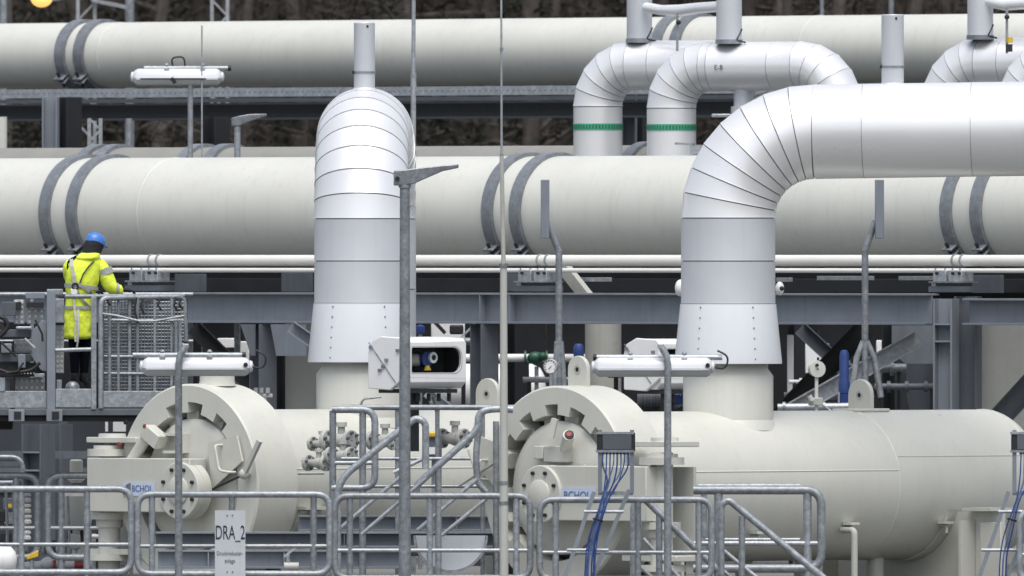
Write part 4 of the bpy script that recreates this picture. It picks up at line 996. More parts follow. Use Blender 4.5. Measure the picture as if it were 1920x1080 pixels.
# sign on the handrail
T = thing('plant_sign', 'grey upright sign with black lettering on the handrail before the left drum', 'sign', W(431, 1085, -6.12))
obj('plate', M().box(W(431.5, 1022, -6.12), (57 / S(-6), .012, 130 / S(-6))), SIGN, T)
letters('heading', 'DRA_2', W(431.5, 1011, -6.127), XX, UP, .245, INK, T, .50)
letters('lettering', 'Druckreduzier-', W(431, 1041, -6.127), XX, UP, .072, INKG, T, .72)
letters('lettering', 'anlage', W(431, 1055, -6.127), XX, UP, .072, INKG, T, .72)
for py in (966, 1072):
    for dx in (-5, 5): obj('screw', M().cyl(W(431 + dx, py, -6.126), W(431 + dx, py, -6.136), .009, 8), INKG, T)

# base frames under the drums
def ground_beam(label, px0, px1, py0, py1, Y, mtl=STEEL, d=.2):
    T = thing('base_beam', label, 'beam', W((px0 + px1) / 2, py1, Y)); a, b = W(px0, (py0 + py1) / 2, Y), W(px1, (py0 + py1) / 2, Y); h = (py1 - py0) / S(Y)
    obj('web', M().box((a + b) / 2, ((b - a).length, .02, h - .05)), mtl, T)
    for s_ in (1, -1): obj('flange', M().box((a + b) / 2 + UP * (s_ * (h / 2 - .0125)), ((b - a).length, d, .025)), STEELL if mtl is STEEL else mtl, T, .003)
    for f in (.2, .5, .8): obj('stiffener', M().box(a + (b - a) * f - YY * .05, (.016, .09, h - .052)), mtl, T)
    return T
ground_beam('dark grey base beam in front of the left drum, upper of two', 292, 1000, 997, 1027, .2)
ground_beam('grey base beam below the upper one in front of the left drum', 296, 770, 1031, 1066, -.3, STEELL)
ground_beam('grey base beam behind the stairs between the drums', 560, 930, 966, 996, 2.0, STEELL)
ground_beam('low cream base beam right of the lower base beam', 780, 980, 1080, 1104, .6, STEEL)
# half-round trough
T = thing('half_round_trough', 'galvanised half-round trough under the stairs right of the lamp post', 'trough', W(845, 1076, -1.9)); c = W(845, 1004, -1.9); r = 70 / S(-1.9)
k = 24; arc = [(r * math.cos(math.pi + math.pi * i / k), r * math.sin(math.pi + math.pi * i / k)) for i in range(k + 1)]
obj('end_plate', M().prism([(x * .93, z * .93) for x, z in arc], c, XX, UP, YY, .02), SIGN, T)
ou = [(x, z) for x, z in arc]; inn = [(x * .93, z * .93) for x, z in arc][::-1]
m = M(); 
for i in range(k):
    a0, a1 = math.pi + math.pi * i / k, math.pi + math.pi * (i + 1) / k
    for (ra, rb2, y0, y1) in ((r, r, -.07, .9), (r * .94, r, -.07, -.07), (r * .94, r * .94, -.07, .9)):
        P_ = [c + V((ra * math.cos(a0), y0, ra * math.sin(a0))), c + V((ra * math.cos(a1), y0, ra * math.sin(a1))), c + V((rb2 * math.cos(a1), y1, rb2 * math.sin(a1))), c + V((rb2 * math.cos(a0), y1, rb2 * math.sin(a0)))]
        m.add(P_, [(0, 1, 2, 3)])
obj('rim', weld(m), GALV, T)

# ------------------------------------------------------------------ cable stands with blue cables
def cable_stand(label, px, Y, mirror=1):
    T = thing('cable_stand', label, 'cable stand', W(px - 60, 1112, Y))
    for dx in (-22, 38): obj('upright', M().bar(W(px + dx, 925, Y), W(px + dx, 806, Y), .05, .08, YY), STEELL, T)
    obj('junction_box', M().box(W(px + 8, 829, Y + .02), (72 / S(Y), .14, 36 / S(Y))), DARK, T, .012)
    obj('cover', M().box(W(px + 10, 829, Y - .055), (54 / S(Y), .012, 28 / S(Y))), STEEL, T, .006)
    for py in (812, 846): obj('clamp_bar', M().bar(W(px - 30, py, Y - .05), W(px + 42, py, Y - .05), .03, .03), GALV, T)
    obj('cross_bar', M().bar(W(px - 26, 925, Y), W(px + 40, 925, Y), .05, .05), GALVL, T)
    for (a, b) in (((px - 33, 922), (px - 90, 1090)), ((px + 33, 918), (px - 42, 1098))): obj('leg', M().bar(W(*a, Y), W(*b, Y), .05, .085, YY), STEELL, T)
    for (xa, xb, py) in ((px - 44, px + 22, 959), (px - 76, px - 6, 1031)): obj('rung', M().tube([W(xa - 8, py, Y - .03), W(xb, py, Y - .03)], .022, 8), GALVL, T)
    bu = thing('cable_bundle', 'bundle of blue cables ' + ('hanging from the junction box before the right drum' if mirror > 0 else 'hanging from the junction box at the right edge'), 'cables', W(px - 55, 1100, Y - .06))
    for i in (range(8) if mirror > 0 else (1, 2, 4)):
        x0 = px - 16 + i * 6.6; jx = (i - 3.5) * 1.9 + (2.6, -1.8, .9, -2.7, 1.6, -.6, 2.2, -1.4)[i]; wv = (3, -2, 1.5, -3, 2.5, -1, .5, -2.5)[i]
        p = [W(x0, 847, Y - .03), W(x0 - 1, 872 + (i % 3) * 6, Y - .05), W(px - 2 + jx * 1.6, 902 + i * 1.5, Y - .06), W(px - 14 + jx - wv, 940 + wv, Y - .07 - .003 * (7 - i)), W(px - 32 + jx + wv, 1000, Y - .07 - .004 * i), W(px - 40 + jx * 1.3, 1045, Y - .07), W(px - 42 + jx * 1.4, 1104, Y - .05)]
        # smooth the run
        sm = []
        for j in range(len(p) - 1):
            a, b, c_, d = p[max(j - 1, 0)], p[j], p[j + 1], p[min(j + 2, len(p) - 1)]
            for t in (0, .25, .5, .75):
                sm.append(.5 * ((2 * b) + (-a + c_) * t + (2 * a - 5 * b + 4 * c_ - d) * t * t + (-a + 3 * b - 3 * c_ + d) * t ** 3))
        sm.append(p[-1])
        obj('cable', M().tube(sm, (.010, .008, .010, .007, .010, .009, .008, .010)[i], 8), (CABLE, BLUE, CABLE2)[i % 3], bu)
        obj('cable_gland', M().cyl(W(x0, 852, Y - .03), W(x0, 845, Y - .03), .02, 8), BLUE, bu)
    obj('cable_tie', M().lathe(W(px - 26, 975, Y - .07), V((.3, 0, 1)), [(-.012, .06), (-.012, .066), (.012, .066), (.012, .06)], 14), BLACK, bu)
    return T
cable_stand('grey cable stand with junction box in front of the right drum door', 1147, -6.6, 1)
cable_stand('grey cable stand with junction box at the right edge', 1924, -6.0, -1)
rail_panel('galvanised handrail end at the lower right edge', -6.2, 1912, 2060, 958, 1040, 1090, (1940,), rr=False)

# ------------------------------------------------------------------ small fittings along the left drum barrel
def fitting(label, px, py, Y, s=1.0, ax=None, wheel=False):
    T = thing('flanged_valve', label, 'valve', W(px, py, Y) - UP * .12 * s); c = W(px, py, Y); ax = (ax or V((.75, -.66, 0))).normalized()
    obj('body', M().lathe(c, ax, [(-.20 * s, .05 * s), (-.1 * s, .055 * s), (0, .085 * s), (.1 * s, .055 * s), (.12 * s, .05 * s)], 20), CREAM_G, T)
    for t in (-.20, .13):
        f = obj('flange', M().lathe(c + ax * (t * s), ax, [(-.025 * s, .01), (-.025 * s, .115 * s), (.025 * s, .115 * s), (.025 * s, .01)], 24), CREAM_G, T, .004)
        e1 = ax.cross(UP).normalized()
        for k in range(6):
            a = math.pi / 3 * k + .3; p = c + ax * (t * s) + (e1 * math.cos(a) + UP * math.sin(a)) * (.085 * s)
            obj('bolt', M().cyl(p - ax * (.04 * s), p + ax * (.055 * s), .019 * s, 6), STEEL, f)
    obj('bonnet', M().cyl(c, c + UP * .16 * s, .04 * s, 12), CREAM_G, T); obj('cap', M().cyl(c + UP * .15 * s, c + UP * .2 * s, .06 * s, 12), CREAM_G, T)
    return T
fitting('small flanged valve on the left barrel just right of the latch rod, upper', 604, 832, 1.2, .8)
fitting('small flanged valve seen inside the platform handrail corner', 640, 826, 1.0, 1.15)
fitting('small flanged valve seen just below the one in the handrail corner', 643, 855, .8, 1.0)
fitting('small flanged valve on the left barrel at the end of the latch rod', 598, 868, 1.0, .9)
fitting('small flanged valve just left of the lamp post behind the stair rail', 722, 826, 1.6, 1.05)
fitting('small flanged valve right of the lamp post by the yellow tag', 853, 822, 2.4, 1.1)
T = thing('yellow_tag_box', 'grey switch box with yellow lid on the rails right of the lamp post', 'switch box', W(812, 850, 1.2))
obj('case', M().box(W(812, 838, 1.2), (.22, .14, .30)), STEEL, T, .01); obj('yellow_lid', M().box(W(809, 815, 1.15), (.13, .12, .07)), YEL, T, .02); obj('label_plate', M().box(W(810, 845, 1.12), (.08, .01, .09)), WHITE, T)
obj('cable', M().tube([W(818, 815, 1.2), W(820, 780, 1.3), W(812, 745, 1.4)], .018, 8), BLACK, T)
obj('stand', M().bar(W(815, 860, 1.3), W(815, 1100, 1.3), .08, .08, YY), GALV, T)
T = thing('impulse_tube', 'thin bent tube on the left riser nozzle', 'tube', W(676, 765, 3.0)); obj('tube', M().tube(fillet([W(676, 762, 3), W(680, 748, 3), W(715, 744, 3)], .05), .014, 8), GALVL, T)
T = thing('lever_valve', 'small brass lever valve on the lower base beam left of the platform', 'valve', W(545, 1070, -1)); obj('body', M().cyl(W(533, 1062, -1), W(560, 1062, -1), .05, 12), CREAM_G, T); obj('stem', M().cyl(W(540, 1062, -1), W(540, 1040, -1), .025, 8), GALVL, T); obj('lever', M().bar(W(533, 1044, -1), W(562, 1020, -1), .02, .03), GALVL, T)

# ------------------------------------------------------------------ equipment under the basket at lower left
T = thing('control_valve', 'cream control valve with round actuator at the lower left', 'valve', W(143, 1075, 9))
c = W(143, 1075, 9)
obj('actuator', M().lathe(W(143, 968, 9), UP, [(-.16, .10), (-.12, .19), (-.02, .205), (.12, .205), (.26, .19), (.3, .15), (.3, .01)], 32), CREAM, T)
obj('upper_cylinder', M().lathe(W(143, 905, 9), UP, [(0, .06), (.04, .11), (.06, .085), (.28, .085), (.3, .06), (.3, .01)], 24), CREAM, T)
for k in (-1, 1): obj('yoke_leg', M().bar(W(143 + 14 * k, 1010, 8.9), W(143 + 8 * k, 960, 8.9), .03, .05), BLACK, T)
obj('yoke', M().box(W(143, 990, 9.05), (.22, .1, .22)), BLACK, T, .02)
obj('stem', M().cyl(W(143, 1040, 9), W(143, 985, 9), .05, 12), WHITE, T); obj('body', M().box(W(139, 1015, 8.9), (.16, .14, .20)), CREAM, T, .02); obj('base', M().cyl(W(143, 1085, 9), W(143, 1040, 9), .12, 20), CREAM_G, T)
T = thing('pipe_spool', 'white lying pipe spool with red flange low at the left', 'pipe', W(120, 1075, 8)); obj('pipe', M().tube([W(40, 1062, 8), W(82, 1060, 8), W(160, 1058, 8), W(240, 1058, 8)], [.055, .06, .06, .055], 16), WHITE, T); obj('bend', M().sph(W(92, 1056, 7.9), .085, 14, 10, (1.3, 1, 1)), WHITE, T); obj('red_flange', M().cyl(W(100, 1062, 7.8), W(105, 1062, 7.8), .085, 18), RED, T)
obj('red_flange', M().cyl(W(140, 1060, 7.9), W(156, 1060, 7.9), .066, 18), RED, T)
T = thing('yellow_valve_handle', 'yellow handle piece low at the left behind the handrails', 'handle', W(60, 1052, 6)); obj('grip', M().loft([[W(50, 1050, 6) + V((0, s_ * .03, t_)) for s_, t_ in ((-1, 0), (1, 0), (1, .05), (-1, .05))], [W(72, 1044, 6) + V((0, s_ * .03, t_)) for s_, t_ in ((-1, 0), (1, 0), (1, .09), (-1, .09))]]), YEL, T, .01)
for (px, py, r, lb, mt) in ((52, 935, .045, 'small grey fitting stacked high on the thin column at left', GALVL), (51, 955, .05, 'green grey fitting stacked mid-way on the thin column at left', CREAM_G), (52, 975, .05, 'cream fitting stacked low on the thin column at left', CREAM), (50, 1005, .055, 'white fitting at the foot of the thin column at left', WHITE)):
    T = thing('line_fitting', lb, 'fitting', W(px, py + 10, 10)); obj('body', M().lathe(W(px, py + 8, 10), UP, [(0, r * .6), (.015, r), (.05, r), (.06, r * .7), (.08, r * .7), (.09, r), (.12, r), (.125, .01)], 16), mt, T); obj('stem', M().cyl(W(px, py + 30, 10), W(px, py, 10), r * .5, 10), GALV, T)
T = thing('dark_skid', 'dark equipment skid with shelves under the aerial basket at the far left', 'skid', W(0, 1105, 24))
for py in (870, 930, 985, 1040): obj('shelf', M().box(W(-20, py, 24), (1.7, .6, .06)), STEEL, T)
for px in (-120, 118): obj('frame_post', M().box(W(px, 950, 24), (.12, .12, 2.3)), STEEL, T)
for (px, py, mt) in ((8, 915, DARK), (20, 945, STEEL), (-2, 968, BLACK), (22, 972, GALV), (15, 1010, DARK), (38, 1020, STEEL)): obj('module', M().box(W(px, py, 23.8), (.2, .3, .16)), mt, T, .01)
obj('yellow_light', M().box(W(18, 948, 23.6), (.06, .02, .05)), YEL, T)
for (px0, px1, py, Y, h, lb) in ((-120, 300, 853, 21, .1, 'dark floor beam under the aerial basket, upper'), (-120, 300, 884, 23, .1, 'dark floor beam under the aerial basket, lower')):
    tag(obj('floor_beam', M().bar(W(px0, py, Y), W(px1, py, Y), .2, h), STEEL), lb, 'beam')
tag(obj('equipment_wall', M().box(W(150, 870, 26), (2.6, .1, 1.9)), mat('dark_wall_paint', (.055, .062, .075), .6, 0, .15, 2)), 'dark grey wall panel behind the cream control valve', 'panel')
for (px, wd, lb) in ((200, 5, 'narrow white strip seen under the basket left of the drum collar'), (224, 24, 'white panel seen under the basket left of the drum collar')):
    tag(obj('equipment_casing', M().box(W(px, 800, 25), (wd / S(25), .1, .13)), WHITE), lb, 'panel')
T = thing('small_pipe_rack', 'low rack of thin pipes and boxes right of the control valve', 'pipe rack', W(210, 1085, 5.5))
for py in (1006, 1022, 1040): obj('pipe', M().tube([W(172, py, 5.5), W(250, py, 5.5)], .03, 10), CREAM_G, T)
for (px, py, mt) in ((185, 1030, STEEL), (205, 1048, DARK), (228, 1052, STEEL), (190, 1060, BLACK), (236, 1035, DARK)): obj('box', M().box(W(px, py, 5.3), (.14, .16, .13)), mt, T, .01)
for px in (176, 246): obj('leg', M().bar(W(px, 1095, 5.6), W(px, 1000, 5.6), .05, .05, YY), GALV, T)

# ------------------------------------------------------------------ aerial work basket
YF, YK = 6.3, 8.3
ZF = 2.50                                   # basket floor
B = thing('aerial_basket', 'grey steel aerial work basket with railings, holding the worker in yellow', 'work platform', V((W(170, 0, 7.3).x, 7.3, ZF - .35)))
def bq(px, py, Y=YF): return W(px, py, Y)
def bpart(name, px0, px1, py0, py1, Y, d, mt, bev=.006):
    c = W((px0 + px1) / 2, (py0 + py1) / 2, Y + d / 2); return obj(name, M().box(c, ((px1 - px0) / S(Y), d, (py1 - py0) / S(Y))), mt, B, bev)
# floor frame and toe boards
fl = bpart('floor', -140, 372, 766, 778, YF, 2.0, STEEL)
bpart('floor_frame', -140, 345, 779, 789, YF + .1, 1.8, DARK)
bpart('front_toe_board', 190, 352, 733, 764, YF, .03, GALV); bpart('front_toe_board', 104, 181, 729, 764, YF, .03, GALV); bpart('front_toe_board', -120, 88, 733, 765, YF + .03, .03, GALV)
bpart('back_toe_board', -120, 352, 735, 764, YK, .03, GALV)
for px in (87, 16): 
    pk = bpart('fork_pocket', px, px + 30, 768, 790, YF - .06, .05, STEELL); 
    obj('pocket_hole', M().box(W(px + 17, 779, YF - .065), (.09, .012, .10)), BLACK, pk)
# posts
for (a, b, t, bt, nm) in ((88, 104, 545, 768, 'corner_post'), (171, 181, 556, 768, 'door_post')): bpart(nm, a, b, t, bt, YF - .02, .09, GALV if nm == 'door_post' else STEELL)
# gate frame at right with rounded corner
obj('gate_frame', M().tube(fillet([W(189, 765, YF), W(189, 559, YF), W(345, 556, YF + .5), W(348, 640, YF + .52)], .1), .035, 12), GALV, B)
obj('top_rail', M().tube([W(122, 556, YF), W(345, 555, YF + .5)], .03, 10), GALV, B)
obj('back_top_rail', M().tube([W(-140, 552, YK), W(362, 552, YK)], .03, 10), GALV, B)
obj('back_mid_rail', M().tube([W(-140, 640, YK), W(362, 640, YK)], .025, 10), GALV, B)
for px in (-30, 60, 140, 205, 262, 330): obj('back_post', M().tube([W(px, 764, YK), W(px, 552, YK)], .026, 10), GALV, B)
for px in (243, 258, 322): obj('front_bar', M().tube([W(px, 735, YF + .15), W(px, 560, YF + .2)], .022, 8), GALV, B)
for px in (205, 330, 338): obj('front_bar', M().tube([W(px, 735, YF + .1), W(px, 600 if px > 300 else 565, YF + .1)], .022, 8), GALV, B)
# infill sheets
for (a, b, t, bt) in ((196, 240, 562, 590), (196, 240, 596, 640), (196, 240, 644, 730), (262, 318, 562, 600), (262, 318, 604, 640), (262, 318, 646, 730), (326, 352, 646, 730)):
    bpart('infill_sheet', a, b, t, bt, YF + .42, .02, STEELL)
for (a, b, py) in ((197, 240, 624), (262, 320, 624), (197, 240, 696), (262, 320, 696)): bpart('sheet_rib', a, b, py - 2, py + 2, YF + .5, .03, DARK)
for (a, b, py) in ((196, 246, 640), (258, 320, 640), (196, 320, 731)): bpart('sheet_rail', a, b, py - 3, py + 3, YF + .45, .04, GALV)
bpart('back_sheet', 92, 186, 640, 762, YK - .05, .02, DARK)
bpart('back_sheet', 188, 352, 560, 762, YK - .05, .02, DARK)
wm = M()
for i in range(24): wm.tube([W(197 + i * 6.2, 732, YF + .30), W(197 + i * 6.2, 564, YF + .30)], .0075, 5)
for i in range(26): wm.tube([W(195, 566 + i * 6.5, YF + .31), W(344, 566 + i * 6.5, YF + .31)], .0075, 5)
wm_ = obj('wire_mesh', wm, GALV, B); wm_['kind'] = 'stuff'
for px in (222, 290): obj('front_bar', M().tube([W(px, 735, YF + .12), W(px, 562, YF + .15)], .02, 8), GALV, B)
for py in (600, 668, 700): obj('front_bar', M().tube([W(195, py, YF + .13), W(344, py + 1, YF + .16)], .02, 8), GALV, B)
obj('chain', M().tube([W(192, 588, YF - .03), W(220, 592, YF - .03), W(262, 602, YF - .03), W(290, 602, YF - .03), W(346, 592, YF - .03)], .016, 8), GALV, B)
for (x, y0, y1) in ((205, 560, 572), (256, 558, 606), (268, 560, 590), (300, 560, 582), (330, 558, 584), (340, 560, 580)):
    obj('hanging_strap', M().tube([W(x, y0, YF + .05), W(x - 4, (y0 + y1) / 2, YF + .02), W(x + 3, y1, YF + .03)], .016, 6), DARK, B)
obj('mid_bar', M().tube([W(104, 657, YF - .03), W(171, 655, YF - .03)], .028, 10), GALV, B)
# left part: mounting arms, chequer plates, controls
for (a, b, t, bt) in ((26, 46, 562, 608), (50, 84, 578, 608), (24, 64, 636, 662), (26, 84, 708, 733), (104, 120, 610, 700), (-40, 20, 708, 733)):
    pl_ = bpart('chequer_plate', a, b, t, bt, YF + .4, .02, GALVL)
    st = M(); n_x = max(2, int((b - a) / 9)); n_y = max(2, int((bt - t) / 9))
    for i in range(n_x):
        for j in range(n_y):
            c = W(a + (i + .5) * (b - a) / n_x, t + (j + .5) * (bt - t) / n_y, YF + .395); st.box(c, (.03, .012, .035))
    s_ = obj('stud', st, WHITE if a in (50, 26) else CREAM_G, pl_); s_['kind'] = 'stuff'
for (y0, y1) in ((618, 632), (664, 678)): bpart('mount_arm', -140, 62, y0, y1, YF + .15, .12, STEEL)
obj('mount_plate', M().prism([(0, 0), (.0, .62), (-.05, .66), (-.2, .52), (-.2, .2), (-.08, .02)], W(88, 697, YF + .06), XX, UP, YY, .06), STEELL, B, .008)
for (a, b, t, bt, mt) in ((48, 84, 549, 560, STEELL), (88, 118, 542, 552, GALV), (100, 120, 560, 605, GALV), (4, 30, 566, 592, STEEL), (30, 40, 566, 580, DARK), (50, 82, 566, 577, DARK), (-30, 26, 640, 660, DARK), (-60, 80, 680, 706, DARK), (20, 28, 706, 768, DARK)):
    bpart('control_box' if mt is DARK else 'frame_piece', a, b, t, bt, YF + .2, .2, mt)
obj('hose', M().tube(fillet([W(-20, 598, YF), W(5, 592, YF), W(18, 612, YF), W(-10, 640, YF)], .15), .03, 10), BLACK, B)
obj('hose', M().tube(fillet([W(-10, 690, YF - .02), W(20, 700, YF - .02), W(60, 694, YF - .02), W(75, 680, YF - .02)], .1), .022, 8), BLACK, B)
obj('hydraulic_rod', M().cyl(W(46, 635, YF - .02), W(65, 653, YF - .02), .022, 10), GALVL, B)
for k in range(7): obj('connector', M().cyl(W(28 + k * 6, 700, YF + .17), W(28 + k * 6, 700, YF + .13), .012, 6), CREAM_G, B)
for (a, b, t, bt, mt) in ((-30, -4, 596, 616, STEEL), (2, 22, 644, 662, GALV), (34, 48, 664, 690, STEELL), (64, 84, 700, 708, GALV), (-10, 10, 708, 735, GALV), (30, 60, 612, 617, GALVL), (106, 116, 712, 730, STEELL)): bpart('machine_piece', a, b, t, bt, YF + .02, .12, mt, .01)
for (a, b) in (((0, 640), (30, 668)), ((10, 700), (44, 680)), ((66, 600), (80, 640))): obj('hose', M().tube([W(*a, YF - .04), W((a[0] + b[0]) / 2 + 6, (a[1] + b[1]) / 2 + 6, YF - .06), W(*b, YF - .04)], .014, 8), BLACK, B)
obj('lever', M().bar(W(0, 604, YF), W(10, 628, YF), .03, .05), BLACK, B)
# boom under the basket
bo = thing('lift_boom', 'dark telescopic boom carrying the aerial basket from below', 'boom', W(-60, 800, 7.4))
obj('boom_head', M().box(W(-20, 795, 7.4), (.6, .5, .14)), DARK, bo, .02)
obj('boom_arm', M().bar(W(-30, 800, 7.4), W(-420, 1000, 7.4), .34, .36, YY), STEEL, bo)

tag(obj('white_bag', M().sph(W(136, 727, 6.9), .085, 16, 10, (1.1, 1, 1)), GALVL), 'small pale dome shaped pack on the basket floor by the boots', 'pack')

# ------------------------------------------------------------------ the worker
YP = 7.25
HIVIS = mat('hi_vis_yellow', (.76, .90, .07), .75, 0, .12, 9, 1.0, 9)
_hb = HIVIS.node_tree.nodes['Principled BSDF']
REFL = mat('reflective_tape', (.34, .36, .35), .5, .1, .12, 20)
TROUS = mat('navy_trousers', (.005, .006, .011), .9, 0, .2, 9, .3, 18, spec=.1)
HAIR = mat('black_hood', (.012, .012, .015), .9, 0, .3, 12, .5, 30)
SKIN = mat('skin', (.42, .24, .17), .55, 0, .05, 10)
HELM = mat('blue_helmet', (.055, .19, .56), .32, 0, .03, 5)
GLOVE = mat('black_glove', (.014, .014, .018), .8, 0, .3, 20)
def pw(px, py, dy=0.0): return W(px, py, YP + dy)
PER = thing('person', 'person in yellow high-visibility jacket and blue helmet, working in the basket with back turned', 'person', V((pw(150, 0).x, YP, ZF + .0)))
# one continuous body grown from a skeleton with Skin + Subdivision
J = {'pelvis': (150, 598, .0, .155), 'waist': (151, 562, .0, .150), 'chest': (158, 515, .02, .185), 'neckb': (171, 478, .05, .085), 'neck': (175, 470, .07, .065), 'head': (178, 456, .09, .098), 'crown': (177, 447, .09, .085),
     'lsh': (132, 497, -.06, .085), 'lel': (140, 530, .24, .062), 'lwr': (172, 545, .42, .042),
     'rsh': (188, 498, .10, .085), 'rel': (207, 541, .08, .062), 'rwr': (230, 543, .12, .040),
     'lhip': (139, 612, -.04, .10), 'lkn': (140, 660, .0, .075), 'lan': (140, 711, .02, .05), 'ltoe': (150, 722, .12, .045),
     'rhip': (160, 612, .05, .10), 'rkn': (159, 660, .06, .075), 'ran': (157, 711, .08, .05), 'rtoe': (168, 722, .18, .045)}
E = [('pelvis', 'waist'), ('waist', 'chest'), ('chest', 'neckb'), ('neckb', 'neck'), ('neck', 'head'), ('head', 'crown'), ('chest', 'lsh'), ('lsh', 'lel'), ('lel', 'lwr'), ('chest', 'rsh'), ('rsh', 'rel'), ('rel', 'rwr'),
     ('pelvis', 'lhip'), ('lhip', 'lkn'), ('lkn', 'lan'), ('lan', 'ltoe'), ('pelvis', 'rhip'), ('rhip', 'rkn'), ('rkn', 'ran'), ('ran', 'rtoe')]
ks = list(J); base = V(PER.location)
me = bpy.data.meshes.new('body'); me.from_pydata([tuple(pw(J[k][0], J[k][1], J[k][2]) - base) for k in ks], [(ks.index(a), ks.index(b)) for a, b in E], []); me.update()
body = bpy.data.objects.new('body', me); COL.objects.link(body); body.parent = PER
body.modifiers.new('skin', 'SKIN'); ss = body.modifiers.new('sub', 'SUBSURF'); ss.levels = 2; ss.render_levels = 2
for i, k in enumerate(ks):
    sv = me.skin_vertices[0].data[i]; sv.radius = (J[k][3], J[k][3]); sv.use_root = (k == 'pelvis')
me.materials.append(TROUS)
# jacket: loft of uneven rings
def ell(px, py, rx, ry, dy=0, tilt=0, n=28, wob=0, seed=0, yaw=.5):
    c = pw(px, py, dy); r = random.Random(seed); out = []
    for k in range(n):
        a = 2 * math.pi * k / n; w_ = 1 + wob * math.sin(a * 5 + seed) * .6 + wob * r.uniform(-.6, .6)
        x, y = rx * w_ * math.cos(a), ry * w_ * math.sin(a)
        x2, y2 = x * math.cos(yaw) - y * math.sin(yaw), x * math.sin(yaw) + y * math.cos(yaw)
        out.append(c + V((x2, y2, x * tilt)))
    return out
rings = [ell(146, 637, .155, .16, 0, 0, wob=.06, seed=1), ell(146, 632, .186, .19, 0, 0, wob=.05, seed=2), ell(146, 621, .168, .17, 0, 0, wob=.08, seed=3), ell(146, 613, .19, .188, 0, 0, wob=.08, seed=31), ell(146, 604, .170, .168, 0, 0, wob=.08, seed=4), ell(146, 595, .19, .186, 0, 0, wob=.08, seed=5), ell(147, 588, .172, .17, 0, 0, wob=.06, seed=51), ell(147, 582, .178, .175, 0, 0, wob=.04, seed=6),
         ell(148, 570, .172, .165, 0, 0, wob=.02, seed=7), ell(150, 558, .185, .17, 0, 0, wob=.03, seed=8), ell(151, 550, .19, .17, .0, 0, wob=.06, seed=81), ell(152, 543, .21, .185, .0, 0, wob=.05, seed=9), ell(153, 535, .208, .178, .0, -.03, wob=.05, seed=82), ell(154, 527, .226, .188, .0, -.05, wob=.05, seed=10), ell(155, 518, .222, .18, .0, -.05, wob=.05, seed=83), ell(156, 510, .238, .185, .01, -.08, wob=.025, seed=11), ell(158, 498, .235, .175, .02, -.1, wob=.02, seed=12), ell(162, 489, .20, .155, .03, -.1, wob=.02, seed=13), ell(166, 482, .15, .13, .04, -.1, wob=.02, seed=14), ell(170, 476, .11, .11, .05, 0, wob=.02, seed=15)]
jk = obj('jacket', M().loft(rings), HIVIS, PER, 0, 80, 1)
def sleeve(name, pts, rs, wob=.05):
    m = M(); P_ = [pw(*p) for p in pts]; m.tube(P_, rs, 14); 
    r = random.Random(3)
    for v in m.v: v += V((r.uniform(-1, 1), r.uniform(-1, 1), r.uniform(-1, 1))) * .013
    return obj(name, m, HIVIS, PER, 0, 80, 1)
sleeve('sleeve', [(180, 490, .08), (189, 500, .09), (197, 514, .09), (203, 528, .085), (209, 540, .08), (216, 544, .09), (225, 544, .11), (230, 543, .12)], [.085, .105, .104, .102, .095, .085, .075, .066])
sleeve('sleeve', [(140, 490, -.05), (130, 499, -.06), (131, 515, .05), (138, 530, .22), (150, 538, .32), (168, 544, .42)], [.08, .098, .095, .09, .08, .062])
obj('hood', M().loft([ell(162, 489, .17, .14, -.03, 0, wob=.04, seed=21), ell(164, 481, .165, .14, .0, 0, wob=.05, seed=22), ell(169, 474, .125, .12, .04, 0, wob=.04, seed=23), ell(172, 471, .08, .08, .06, 0, seed=24)]), HIVIS, PER, 0, 80, 1)
# reflective straps: belts around the body, braces over the back, sleeve bands
def belt(y0, y1, px, rx, ry, dy=0, tilt=0, nm='reflective_belt'):
    return obj(nm, M().loft([ell(px, y1, rx, ry, dy, tilt), ell(px, y0, rx, ry, dy, tilt)], False), REFL, PER, 0, 80)
belt(574, 580, 147.5, .190, .185); belt(535, 542, 152.5, .224, .196, 0, -.12)
def on_back(px, py):    # point of the jacket's camera side
    best = None
    for r in range(len(rings) - 1):
        for k in range(28):
            p = (rings[r][k] + rings[r + 1][k] + rings[r][(k + 1) % 28] + rings[r + 1][(k + 1) % 28]) / 4; s = S(p.y); x = 960 + p.x * s; y = HZ + (CAMZ - p.z) * s
            d = (x - px) ** 2 + (y - py) ** 2 + (60 if p.y > YP + .02 else 0)
            if best is None or d < best[0]: best = (d, p)
    q_ = W(px, py, best[1].y); return q_ - YY * .022
def strap(nm, pts, wd, mt, parent=None):
    P_ = [on_back(*p) for p in pts]; m = M()
    for a, b in zip(P_[:-1], P_[1:]): m.bar(a, b + (b - a).normalized() * .004, .014, wd, YY.cross((b - a).normalized()))
    return obj(nm, m, mt, PER)
strap('reflective_brace', [(134, 486), (135, 500), (138, 518), (140, 533)], .045, REFL)
strap('reflective_brace', [(176, 490), (166, 500), (156, 514), (150, 530)], .016, DARK)
strap('harness_strap', [(142, 530), (152, 536), (168, 546), (176, 560)], .04, REFL)
strap('harness_strap', [(141, 534), (145, 548), (158, 566), (170, 578)], .032, REFL)
strap('harness_strap', [(139, 558), (140, 580), (143, 600), (141, 625), (142, 640)], .028, mat('white_webbing', (.6, .6, .56), .8, 0, .2, 30))
obj('harness_ring', M().lathe(on_back(141, 537) - YY * .02, YY, [(-.012, .028), (-.012, .048), (.012, .048), (.012, .028)], 18), BLACK, PER)
obj('harness_pouch', M().box(on_back(139, 548) - YY * .03, (.085, .05, .10)), WHITE, PER, .015)
obj('lanyard', M().tube([on_back(147, 580) - YY * .03, on_back(147, 605) - YY * .03, pw(146, 640, -.2), pw(144, 652, -.16)], .012, 8), WHITE, PER)
m = M().tube([pw(193.5, 504.5, .09), pw(198.5, 516, .09)], [.113, .112], 18, False); obj('sleeve_band', m, REFL, PER)
